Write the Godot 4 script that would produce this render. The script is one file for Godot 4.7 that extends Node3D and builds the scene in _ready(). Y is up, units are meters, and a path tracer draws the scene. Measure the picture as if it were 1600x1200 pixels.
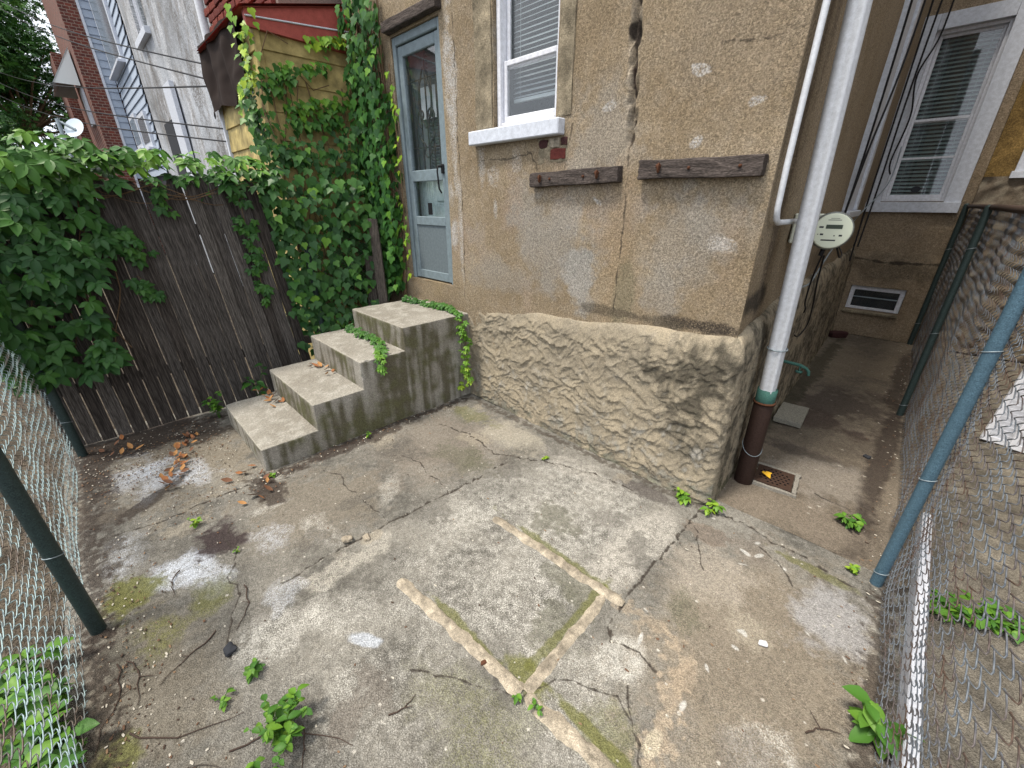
extends Node3D

# ---------------------------------------------------------------- helpers
class MB:
	var v := PackedVector3Array()
	var c := PackedColorArray()
	var t := PackedVector2Array()
	var ix := PackedInt32Array()
	var T := Transform3D.IDENTITY
	var col := Color(1, 1, 1)

	func vert(p: Vector3, k: Color = Color(-1, 0, 0), uv: Vector2 = Vector2.ZERO) -> int:
		v.append(T * p)
		c.append(col if k.r < 0.0 else k)
		t.append(uv)
		return v.size() - 1

	# counter-clockwise seen from outside
	func tri(a: int, b: int, d: int) -> void:
		ix.append(a); ix.append(d); ix.append(b)

	func quad(a: int, b: int, d: int, e: int) -> void:
		tri(a, b, d)
		tri(a, d, e)

	# own vertices, turned away from the point "inside"
	func face(pts: Array, inside: Vector3) -> void:
		var n := Vector3.ZERO
		var m := Vector3.ZERO
		for i in pts.size():
			m += pts[i]
		m /= pts.size()
		for i in pts.size():
			var a: Vector3 = pts[i] - m
			var b: Vector3 = pts[(i + 1) % pts.size()] - m
			n += a.cross(b)
		var k := []
		for p in pts:
			k.append(vert(p))
		var flip: bool = n.dot(m - inside) < 0.0
		for i in range(1, pts.size() - 1):
			if flip:
				tri(k[0], k[i + 1], k[i])
			else:
				tri(k[0], k[i], k[i + 1])

	func box(a: Vector3, b: Vector3, ch: float = 0.003) -> void:
		var m := (a + b) / 2.0
		var h := (b - a).abs() / 2.0
		ch = min(ch, min(h.x, min(h.y, h.z)) * 0.8)
		var P := func(sx: float, sy: float, sz: float, ax: int) -> Vector3:
			var q := Vector3(h.x - ch, h.y - ch, h.z - ch)
			q[ax] = h[ax]
			return m + Vector3(sx * q.x, sy * q.y, sz * q.z)
		for s in [-1.0, 1.0]:
			face([P.call(s, -1, -1, 0), P.call(s, 1, -1, 0), P.call(s, 1, 1, 0), P.call(s, -1, 1, 0)], m)
			face([P.call(-1, s, -1, 1), P.call(1, s, -1, 1), P.call(1, s, 1, 1), P.call(-1, s, 1, 1)], m)
			face([P.call(-1, -1, s, 2), P.call(1, -1, s, 2), P.call(1, 1, s, 2), P.call(-1, 1, s, 2)], m)
			for q in [-1.0, 1.0]:
				face([P.call(s, q, -1, 0), P.call(s, q, 1, 0), P.call(s, q, 1, 1), P.call(s, q, -1, 1)], m)
				face([P.call(s, -1, q, 0), P.call(s, 1, q, 0), P.call(s, 1, q, 2), P.call(s, -1, q, 2)], m)
				face([P.call(-1, s, q, 1), P.call(1, s, q, 1), P.call(1, s, q, 2), P.call(-1, s, q, 2)], m)
				for r in [-1.0, 1.0]:
					face([P.call(s, q, r, 0), P.call(s, q, r, 1), P.call(s, q, r, 2)], m)

	# tube along points; r is a number or one per point
	func tube(pts: Array, r, sides: int = 6, caps: bool = true) -> void:
		var n := pts.size()
		var base := v.size()
		var prev := Vector3.ZERO
		for i in n:
			var a: Vector3 = pts[max(i - 1, 0)]
			var b: Vector3 = pts[min(i + 1, n - 1)]
			var d := (b - a).normalized()
			var u := prev - d * prev.dot(d)
			if u.length() < 0.001:
				u = d.cross(Vector3(0.31, 0.9, 0.27) if absf(d.y) < 0.9 else Vector3(1, 0.1, 0.2))
			u = u.normalized()
			prev = u
			var w := d.cross(u)
			var rr: float = r[i] if r is Array else r
			for k in sides:
				var g := TAU * k / sides
				vert(pts[i] + (u * cos(g) + w * sin(g)) * rr)
		for i in n - 1:
			for k in sides:
				var k2 := (k + 1) % sides
				quad(base + i * sides + k, base + i * sides + k2, base + (i + 1) * sides + k2, base + (i + 1) * sides + k)
		if caps:
			for e in [0, n - 1]:
				var m := vert(pts[e])
				for k in sides:
					var k2 := (k + 1) % sides
					if e == 0:
						tri(m, base + k2, base + k)
					else:
						tri(m, base + e * sides + k, base + e * sides + k2)

	# nu x nv vertices from fn(i, j) -> [pos, colour, uv]; ccw when u x v points outside
	func grid(nu: int, nv: int, fn: Callable, flip: bool = false) -> void:
		var base := v.size()
		for j in nv:
			for i in nu:
				var r: Array = fn.call(i, j)
				vert(r[0], r[1], r[2])
		for j in nv - 1:
			for i in nu - 1:
				var a := base + j * nu + i
				if flip:
					quad(a, a + nu, a + nu + 1, a + 1)
				else:
					quad(a, a + 1, a + nu + 1, a + nu)

	# box with rounded, uneven faces
	func rough_box(a: Vector3, b: Vector3, cell: float, rad: float, fn: Callable) -> void:
		var m := (a + b) / 2.0
		var h := (b - a) / 2.0
		var inner := h - Vector3(rad, rad, rad)
		for ax in 3:
			for s in [-1.0, 1.0]:
				var u := (ax + 1) % 3
				var w := (ax + 2) % 3
				var nu := int(ceil(2.0 * h[u] / cell)) + 2
				var nw := int(ceil(2.0 * h[w] / cell)) + 2
				grid(nu + 1, nw + 1, func(i, j):
					var p := Vector3.ZERO
					p[ax] = s * h[ax]
					p[u] = line_at(i, nu, h[u], rad)
					p[w] = line_at(j, nw, h[w], rad)
					var q := p.clamp(-inner, inner)
					var d := (p - q).normalized()
					var o := q + d * rad + m
					var f: Array = fn.call(o, d)
					return [o + d * f[0], f[1], Vector2.ZERO], s < 0.0)

	func line_at(i: int, n: int, h: float, rad: float) -> float:
		if i == 0:
			return -h
		if i == n:
			return h
		return lerp(-h + rad * 0.9, h - rad * 0.9, float(i - 1) / float(n - 2))

	func done(smooth: bool) -> ArrayMesh:
		var nn := PackedVector3Array()
		nn.resize(v.size())
		for i in range(0, ix.size(), 3):
			var a := ix[i]
			var b := ix[i + 1]
			var d := ix[i + 2]
			var n := (v[d] - v[a]).cross(v[b] - v[a])
			nn[a] += n
			nn[b] += n
			nn[d] += n
		for i in nn.size():
			nn[i] = nn[i].normalized() if nn[i].length_squared() > 0.0 else Vector3.UP
		var arr := []
		arr.resize(Mesh.ARRAY_MAX)
		arr[Mesh.ARRAY_VERTEX] = v
		arr[Mesh.ARRAY_NORMAL] = nn
		arr[Mesh.ARRAY_COLOR] = c
		arr[Mesh.ARRAY_TEX_UV] = t
		arr[Mesh.ARRAY_TEX_UV2] = t
		arr[Mesh.ARRAY_INDEX] = ix
		var me := ArrayMesh.new()
		me.add_surface_from_arrays(Mesh.PRIMITIVE_TRIANGLES, arr)
		return me

# a colour sheet laid out in metres, for stains and patches that have an outline of their own
class Sheet:
	var w: int
	var h: int
	var x0: float
	var y0: float
	var ppm: float
	var d := PackedFloat32Array()
	var na: PackedByteArray
	var nb: PackedByteArray
	var nc: PackedByteArray

	func setup(ax: float, ay: float, bx: float, by: float, res: float, noises: Array) -> void:
		x0 = ax; y0 = ay; ppm = res
		w = int((bx - ax) * res); h = int((by - ay) * res)
		na = noises[0]; nb = noises[1]; nc = noises[2]
		d.resize(w * h * 3)

	func fill(a: Color, b: Color, e: Color) -> void:
		var k := 0
		for y in h:
			for x in w:
				var p: float = na[((y >> 1) & 511) * 512 + ((x >> 1) & 511)] / 255.0
				var q: float = nb[(y & 511) * 512 + (x & 511)] / 255.0
				p = clampf((p - 0.5) * 1.6 + 0.5, 0.0, 1.0)
				q = clampf((q - 0.4) * 1.3, 0.0, 1.0) * 0.55
				d[k] = lerpf(lerpf(a.r, b.r, p), e.r, q)
				d[k + 1] = lerpf(lerpf(a.g, b.g, p), e.g, q)
				d[k + 2] = lerpf(lerpf(a.b, b.b, p), e.b, q)
				k += 3

	func put(k: int, f: float, col: Color) -> void:
		d[k] = lerpf(d[k], col.r, f)
		d[k + 1] = lerpf(d[k + 1], col.g, f)
		d[k + 2] = lerpf(d[k + 2], col.b, f)

	# noisy patch; speck > 0 breaks it into flecks
	func blob(cx: float, cy: float, rx: float, ry: float, col: Color, f: float, amp: float = 0.9, soft: float = 0.35, speck: float = 0.0, rot: float = 0.0) -> void:
		var R: float = max(rx, ry) * 1.5
		var xa := clampi(int((cx - R - x0) * ppm), 0, w)
		var xb := clampi(int((cx + R - x0) * ppm), 0, w)
		var ya := clampi(int((cy - R - y0) * ppm), 0, h)
		var yb := clampi(int((cy + R - y0) * ppm), 0, h)
		var cs := cos(rot)
		var sn := sin(rot)
		for y in range(ya, yb):
			for x in range(xa, xb):
				var px := x0 + x / ppm - cx
				var py := y0 + y / ppm - cy
				var u := (px * cs + py * sn) / rx
				var q := (py * cs - px * sn) / ry
				var e := sqrt(u * u + q * q)
				if e > 1.5:
					continue
				var n: float = na[(y & 511) * 512 + (x & 511)] / 255.0
				var n2: float = nb[((y + 77) & 511) * 512 + ((x + 31) & 511)] / 255.0
				e += (n - 0.5) * amp + (n2 - 0.5) * amp * 0.6
				var a := clampf((1.0 - e) / soft, 0.0, 1.0) * f
				if a > 0.0:
					if speck > 0.0:
						var n3: float = nc[(y & 511) * 512 + (x & 511)] / 255.0
						a *= clampf((n3 * 0.75 + n2 * 0.45 - speck) * 5.0, 0.0, 1.0)
					put((y * w + x) * 3, a, col)

	func line(pts: Array, wid: float, col: Color, f: float, wob: float = 0.5) -> void:
		for i in pts.size() - 1:
			var a: Vector2 = pts[i]
			var b: Vector2 = pts[i + 1]
			var m := wid * 3.0
			var xa := clampi(int((min(a.x, b.x) - m - x0) * ppm), 0, w)
			var xb := clampi(int((max(a.x, b.x) + m - x0) * ppm), 0, w)
			var ya := clampi(int((min(a.y, b.y) - m - y0) * ppm), 0, h)
			var yb := clampi(int((max(a.y, b.y) + m - y0) * ppm), 0, h)
			var ab := b - a
			var l2 := ab.length_squared()
			for y in range(ya, yb):
				for x in range(xa, xb):
					var p := Vector2(x0 + x / ppm, y0 + y / ppm)
					var s := clampf((p - a).dot(ab) / l2, 0.0, 1.0)
					var e := p.distance_to(a + ab * s) / wid
					if e > 3.0:
						continue
					var n: float = nb[(y & 511) * 512 + (x & 511)] / 255.0
					e += (n - 0.5) * wob * 4.0
					var k := clampf(1.6 - e, 0.0, 1.0) * f
					if k > 0.0:
						put((y * w + x) * 3, k, col)

	func texture() -> ImageTexture:
		var o := PackedByteArray()
		o.resize(w * h * 3)
		for i in d.size():
			o[i] = int(clampf(pow(maxf(d[i], 0.0), 0.4545), 0.0, 1.0) * 255.0)
		return ImageTexture.create_from_image(Image.create_from_data(w, h, false, Image.FORMAT_RGB8, o))

	func uv(x: float, y: float) -> Vector2:
		return Vector2((x - x0) * ppm / w, (y - y0) * ppm / h)

var rng := RandomNumberGenerator.new()
var taken := {}
var M := {}
var fn1 := FastNoiseLite.new()
var fn2 := FastNoiseLite.new()
var fr := FastNoiseLite.new()
var noises := []

func lin(r: float, g: float, b: float) -> Color:
	return Color(r, g, b).linear_to_srgb()

func rnd(a: float, b: float) -> float:
	return rng.randf_range(a, b)

func numbered(parent: Node, called: String) -> String:
	var key := str(parent.get_instance_id()) + called
	var n: int = taken.get(key, 0)
	taken[key] = n + 1
	return called if n == 0 else "%s_%03d" % [called, n]

func put(o: Node3D, called: String, parent: Node) -> Node3D:
	o.name = numbered(parent, called)
	parent.add_child(o, true)
	return o

func obj(called: String, mb, m: Material, parent: Node = self) -> MeshInstance3D:
	var o := MeshInstance3D.new()
	o.mesh = mb.done(true) if mb is MB else mb
	o.material_override = m
	put(o, called, parent)
	return o

func tag(o: Node, label: String, category: String, group: String = "") -> Node:
	o.set_meta("label", label)
	o.set_meta("category", category)
	if group != "":
		o.set_meta("group", group)
	return o

func thing(called: String, label: String, category: String, at := Vector3.ZERO, group := "") -> Node3D:
	var o := Node3D.new()
	put(o, called, self)
	o.position = at
	tag(o, label, category, group)
	return o

func structure(o: Node) -> Node:
	o.set_meta("kind", "structure")
	return o

func boxy(called: String, a: Vector3, b: Vector3, m: Material, parent: Node, ch := 0.003) -> MeshInstance3D:
	var mb := MB.new()
	mb.box(a, b, ch)
	return obj(called, mb, m, parent)

func noise(kind: int, freq: float, sd: int, oct: int = 1) -> FastNoiseLite:
	var n := FastNoiseLite.new()
	n.noise_type = kind
	n.frequency = freq
	n.seed = sd
	n.fractal_type = FastNoiseLite.FRACTAL_FBM if oct > 1 else FastNoiseLite.FRACTAL_NONE
	n.fractal_octaves = oct
	return n

func bytes(n: FastNoiseLite, size: int = 512) -> PackedByteArray:
	var im := n.get_seamless_image(size, size, false, false, 0.12)
	im.convert(Image.FORMAT_L8)
	return im.get_data()

# grey tile from weighted noises, stretched between lo and hi
func tile(layers: Array, lo: float, hi: float, gam: float = 1.0, size: int = 512) -> ImageTexture:
	var o := PackedByteArray()
	o.resize(size * size)
	var ps := []
	for l in layers:
		ps.append(bytes(l[0], size))
	for i in size * size:
		var s := 0.0
		for k in layers.size():
			s += ps[k][i] / 255.0 * layers[k][1]
		o[i] = int(clampf(lerpf(lo, hi, pow(clampf(s, 0.0, 1.0), gam)), 0.0, 1.0) * 255.0)
	var im := Image.create_from_data(size, size, false, Image.FORMAT_L8, o)
	return ImageTexture.create_from_image(im)

func mat(color: Color, rough: float, o := {}) -> StandardMaterial3D:
	var m := StandardMaterial3D.new()
	m.albedo_color = color
	m.roughness = rough
	m.metallic = o.get("metal", 0.0)
	m.metallic_specular = o.get("spec", 0.3)
	if o.has("grain"):
		m.albedo_texture = o.grain
	if o.has("bump"):
		m.heightmap_enabled = true
		m.heightmap_texture = o.bump
		m.heightmap_scale = o.get("depth", 0.3)
	if o.has("grain") or o.has("bump"):
		m.uv1_triplanar = true
		m.uv1_world_triplanar = o.get("world", true)
		var s = o.get("scale", 1.0)
		m.uv1_scale = s if s is Vector3 else Vector3(s, s, s)
	if o.has("sheet"):
		m.detail_enabled = true
		m.detail_albedo = o.sheet
		m.detail_blend_mode = BaseMaterial3D.BLEND_MODE_MUL
		m.detail_uv_layer = BaseMaterial3D.DETAIL_UV_2
	if o.has("over"):
		m.detail_enabled = true
		m.detail_albedo = o.over
		m.detail_blend_mode = BaseMaterial3D.BLEND_MODE_MUL
		m.detail_uv_layer = BaseMaterial3D.DETAIL_UV_2
		m.uv2_triplanar = true
		m.uv2_world_triplanar = o.get("world", true)
		var s2: float = o.get("over_scale", 0.5)
		m.uv2_scale = Vector3(s2, s2, s2)
	if o.get("vc", false):
		m.vertex_color_use_as_albedo = true
	if o.has("back"):
		m.backlight_enabled = true
		m.backlight = o.back
	return m

func ground_y(x: float, z: float) -> float:
	return fn1.get_noise_2d(x * 60.0, z * 60.0) * 0.010 + fn2.get_noise_2d(x * 300.0, z * 300.0) * 0.003

func side_x(z: float) -> float:
	return z * 0.045

func fence_x(z: float) -> float:
	return 0.83 + 0.036 * z

func _ready() -> void:
	rng.seed = 7
	view_and_light()
	noises_and_materials()
	print("materials ", Time.get_ticks_msec())
	ground()
	print("ground ", Time.get_ticks_msec())
	house()
	print("house ", Time.get_ticks_msec())
	steps()
	fittings()
	next_door()
	print("next door ", Time.get_ticks_msec())
	wooden_fence()
	wire_fences()
	print("fences ", Time.get_ticks_msec())
	vines()
	far_houses()
	trees()
	print("green ", Time.get_ticks_msec())
	small_things()
	print("done ", Time.get_ticks_msec())

func view_and_light() -> void:
	var cam := Camera3D.new()
	cam.name = "camera"
	add_child(cam)
	cam.position = Vector3(0.564, 1.7, 2.246)
	cam.rotation_degrees = Vector3(-24.0, 45.0, 0.0)
	cam.fov = 86.3
	cam.near = 0.03
	cam.far = 400.0
	cam.current = true
	var we := WorldEnvironment.new()
	we.name = "environment"
	add_child(we)
	var e := Environment.new()
	we.environment = e
	e.background_mode = Environment.BG_SKY
	var sky := Sky.new()
	var sm := ProceduralSkyMaterial.new()
	sm.sky_top_color = Color(1.0, 1.0, 1.0)
	sm.sky_horizon_color = Color(0.80, 0.83, 0.88)
	sm.sky_curve = 0.5
	sm.ground_bottom_color = Color(0.35, 0.34, 0.32)
	sm.ground_horizon_color = Color(0.55, 0.54, 0.52)
	sky.sky_material = sm
	e.sky = sky
	e.tonemap_mode = Environment.TONE_MAPPER_LINEAR
	e.tonemap_exposure = 2.2
	e.sdfgi_enabled = true
	e.ssao_enabled = true
	e.ssil_enabled = true
	var sun := DirectionalLight3D.new()
	sun.name = "sun"
	add_child(sun)
	sun.light_energy = 0.7
	sun.light_color = Color(1.0, 0.96, 0.90)
	sun.light_angular_distance = 11.0
	sun.shadow_enabled = true
	sun.look_at_from_position(Vector3(-0.9, 6.0, 2.4), Vector3.ZERO)

func noises_and_materials() -> void:
	fn1 = noise(FastNoiseLite.TYPE_SIMPLEX_SMOOTH, 0.02, 3, 3)
	fn2 = noise(FastNoiseLite.TYPE_SIMPLEX_SMOOTH, 0.02, 9, 2)
	fr = noise(FastNoiseLite.TYPE_SIMPLEX_SMOOTH, 1.0, 21, 4)
	fr.fractal_type = FastNoiseLite.FRACTAL_RIDGED
	fr.fractal_octaves = 3
	var fine := noise(FastNoiseLite.TYPE_SIMPLEX, 0.12, 1, 3)
	var mid := noise(FastNoiseLite.TYPE_SIMPLEX_SMOOTH, 0.03, 2, 4)
	var big := noise(FastNoiseLite.TYPE_SIMPLEX_SMOOTH, 0.012, 5, 5)
	var peb := noise(FastNoiseLite.TYPE_CELLULAR, 0.07, 4)
	peb.cellular_return_type = FastNoiseLite.RETURN_DISTANCE
	var peb2 := noise(FastNoiseLite.TYPE_CELLULAR, 0.16, 8)
	peb2.cellular_return_type = FastNoiseLite.RETURN_CELL_VALUE
	noises = [bytes(big), bytes(noise(FastNoiseLite.TYPE_SIMPLEX_SMOOTH, 0.05, 12, 4)), bytes(noise(FastNoiseLite.TYPE_SIMPLEX, 0.42, 13, 2))]
	var sand := noise(FastNoiseLite.TYPE_SIMPLEX, 0.21, 31, 3)
	var stucco := tile([[peb, 0.18], [sand, 0.5], [peb2, 0.32]], 0.36, 1.16, 1.0)
	var stucco_h := tile([[peb, 0.3], [sand, 0.7]], 1.0, 0.0)
	var conc := tile([[fine, 0.5], [peb2, 0.3], [mid, 0.2]], 0.5, 1.08, 1.0)
	var conc_h := tile([[fine, 0.6], [mid, 0.4]], 0.0, 1.0)
	var soft := tile([[big, 0.7], [mid, 0.3]], 0.55, 1.1)
	var woodn := tile([[mid, 0.5], [fine, 0.5]], 0.25, 1.15, 1.1)
	var wood_h := tile([[mid, 0.4], [fine, 0.6]], 0.0, 1.0)
	var faint := tile([[mid, 0.6], [fine, 0.4]], 0.82, 1.04)
	M.t_stucco = stucco
	M.t_stucco_h = stucco_h
	M.t_conc = conc
	M.t_conc_h = conc_h
	M.t_soft = soft
	M.ground = {"grain": conc, "bump": conc_h, "depth": 0.7, "scale": 2.2}
	M.step = mat(Color(1, 1, 1), 0.95, {"grain": conc, "bump": conc_h, "depth": 0.5, "scale": 2.6, "vc": true})
	M.found = mat(Color(1, 1, 1), 0.95, {"grain": conc, "bump": conc_h, "depth": 0.5, "scale": 2.4, "vc": true})
	M.mortar = mat(lin(0.80, 0.70, 0.55), 0.95, {"grain": conc, "bump": conc_h, "depth": 0.5, "scale": 3.1, "over": soft, "over_scale": 2.0})
	M.smooth_render = mat(lin(0.56, 0.475, 0.335), 0.95, {"grain": conc, "bump": conc_h, "depth": 0.4, "scale": 2.0, "over": soft, "over_scale": 0.9})
	M.old_wood = mat(lin(0.175, 0.158, 0.147), 0.9, {"grain": woodn, "bump": wood_h, "depth": 0.6, "world": false, "scale": Vector3(5, 0.35, 5)})
	M.old_wood_b = mat(lin(0.125, 0.108, 0.098), 0.9, {"grain": woodn, "bump": wood_h, "depth": 0.6, "world": false, "scale": Vector3(4.3, 0.3, 4.3)})
	M.old_wood_c = mat(lin(0.245, 0.222, 0.205), 0.9, {"grain": woodn, "bump": wood_h, "depth": 0.6, "world": false, "scale": Vector3(5.6, 0.4, 5.6)})
	M.grey_wood = mat(lin(0.20, 0.165, 0.15), 0.9, {"grain": woodn, "bump": wood_h, "depth": 0.8, "world": false, "scale": Vector3(0.6, 6, 6)})
	M.grey_plank = mat(lin(0.22, 0.19, 0.165), 0.9, {"grain": woodn, "bump": wood_h, "depth": 0.8, "world": false, "scale": Vector3(6, 0.5, 6)})
	M.white = mat(lin(0.62, 0.66, 0.74), 0.45, {"grain": faint, "scale": 1.3})
	M.vinyl = mat(lin(0.72, 0.74, 0.80), 0.4, {"grain": faint, "scale": 1.7})
	M.spout = mat(lin(0.66, 0.69, 0.74), 0.38, {"grain": faint, "scale": 2.1})
	M.door = mat(lin(0.20, 0.255, 0.285), 0.45, {"grain": faint, "scale": 1.1})
	M.door_in = mat(lin(0.42, 0.54, 0.56), 0.5, {"grain": faint, "scale": 1.1})
	M.door_panel = mat(lin(0.15, 0.185, 0.205), 0.5, {"grain": faint, "scale": 2.1})
	M.blind = mat(lin(0.30, 0.355, 0.375), 0.6)
	M.iron = mat(lin(0.02, 0.02, 0.022), 0.5)
	M.black = mat(lin(0.012, 0.012, 0.014), 0.55)
	M.rust = mat(lin(0.13, 0.055, 0.03), 0.85, {"grain": conc, "scale": 6.0})
	M.cast = mat(lin(0.055, 0.032, 0.026), 0.6, {"grain": conc, "scale": 3.0, "bump": conc_h, "depth": 0.1})
	M.verdigris = mat(lin(0.10, 0.26, 0.22), 0.7, {"grain": conc, "scale": 5.0})
	M.interior = mat(lin(0.035, 0.038, 0.045), 0.9)
	M.galv = mat(lin(0.30, 0.36, 0.40), 0.45, {"metal": 0.35, "grain": faint, "scale": 3.0})
	M.post = mat(lin(0.11, 0.20, 0.27), 0.45, {"metal": 0.2, "grain": conc, "scale": 3.0})
	M.post_dark = mat(lin(0.055, 0.085, 0.085), 0.5, {"metal": 0.2, "grain": conc, "scale": 3.0})
	M.wire = mat(Color(1, 1, 1), 0.5, {"metal": 0.3, "vc": true})
	M.yellow = mat(lin(0.66, 0.53, 0.22), 0.7, {"grain": faint, "scale": 1.0, "over": soft, "over_scale": 0.7})
	M.red_trim = mat(lin(0.36, 0.085, 0.07), 0.55, {"grain": faint, "scale": 1.0})
	M.brick = mat(lin(0.30, 0.075, 0.055), 0.9, {"grain": conc, "bump": conc_h, "depth": 0.5, "scale": 3.0})
	M.brick_b = mat(lin(0.22, 0.058, 0.048), 0.9, {"grain": conc, "bump": conc_h, "depth": 0.5, "scale": 3.3})
	M.brick_dark = mat(lin(0.09, 0.04, 0.04), 0.9, {"grain": conc, "bump": conc_h, "depth": 0.5, "scale": 3.3})
	M.tarp = mat(lin(0.030, 0.023, 0.021), 0.85, {"spec": 0.15})
	M.leaf = mat(Color(1, 1, 1), 0.42, {"vc": true, "back": Color(0.30, 0.34, 0.2), "spec": 0.3})
	M.dry = mat(Color(1, 1, 1), 0.8, {"vc": true, "back": Color(0.2, 0.2, 0.2)})
	M.stem = mat(lin(0.13, 0.085, 0.05), 0.9)
	M.twig = mat(lin(0.06, 0.042, 0.034), 0.9)
	M.glass = StandardMaterial3D.new()
	M.glass.albedo_color = Color(0.55, 0.62, 0.64, 0.03)
	M.glass.transparency = BaseMaterial3D.TRANSPARENCY_ALPHA
	M.glass.roughness = 0.02
	M.glass.metallic_specular = 1.0

# ---------------------------------------------------------------- ground
# the same line with an irregular course
func jag(pts: Array, amp: float) -> Array:
	var o := []
	for i in pts.size() - 1:
		var a: Vector2 = pts[i]
		var b: Vector2 = pts[i + 1]
		var n := maxi(1, int(a.distance_to(b) / 0.035))
		for k in n:
			var p := a.lerp(b, float(k) / n)
			o.append(p + Vector2(fn2.get_noise_2d(p.x * 900.0, p.y * 900.0), fn2.get_noise_2d(p.x * 900.0 + 400.0, p.y * 900.0)) * amp * 1.6)
	o.append(pts[pts.size() - 1])
	return o

const CRACKS := [
	[Vector2(-2.24, 2.58), Vector2(-2.19, 2.35), Vector2(-2.22, 1.97), Vector2(-2.12, 1.68)],
	[Vector2(-1.92, 2.08), Vector2(-1.78, 2.15), Vector2(-1.62, 2.13), Vector2(-1.47, 2.2), Vector2(-1.34, 2.18), Vector2(-1.15, 2.27), Vector2(-0.98, 2.3)],
	[Vector2(-0.45, 1.80), Vector2(-0.33, 1.72), Vector2(-0.23, 1.67), Vector2(-0.11, 1.59)],
	[Vector2(-0.015, 0.06), Vector2(-0.012, 0.5), Vector2(-0.015, 0.92), Vector2(0.0, 1.08), Vector2(0.06, 1.13), Vector2(0.16, 1.09), Vector2(0.24, 1.12)],
	[Vector2(0.2, 1.25), Vector2(0.26, 1.34), Vector2(0.32, 1.38), Vector2(0.38, 1.46)],
	[Vector2(-2.03, 1.51), Vector2(-1.89, 1.44), Vector2(-1.74, 1.48), Vector2(-1.6, 1.46), Vector2(-1.45, 1.46), Vector2(-1.25, 1.44)],
	[Vector2(-1.85, 1.06), Vector2(-1.72, 1.0), Vector2(-1.6, 0.98), Vector2(-1.48, 1.02), Vector2(-1.37, 1.0), Vector2(-1.22, 1.04)],
	[Vector2(-0.01, 0.2), Vector2(0.05, 0.25), Vector2(0.09, 0.34), Vector2(0.18, 0.49)],
	[Vector2(-0.06, 1.55), Vector2(-0.02, 1.43), Vector2(0.08, 1.36), Vector2(0.18, 1.31), Vector2(0.26, 1.34)],
	[Vector2(0.04, 0.02), Vector2(0.25, -0.01), Vector2(0.38, 0.04), Vector2(0.5, 0.03), Vector2(0.71, 0.08), Vector2(0.86, 0.06)],
	[Vector2(-2.0, 0.55), Vector2(-1.7, 0.48), Vector2(-1.35, 0.52), Vector2(-1.0, 0.33), Vector2(-0.7, 0.22), Vector2(-0.4, 0.18)],
	[Vector2(-1.24, 2.05), Vector2(-1.26, 1.76), Vector2(-1.24, 1.44), Vector2(-1.22, 1.05), Vector2(-1.2, 0.5)],
	[Vector2(0.33, 0.12), Vector2(0.46, 0.2), Vector2(0.52, 0.28)],
]

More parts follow.
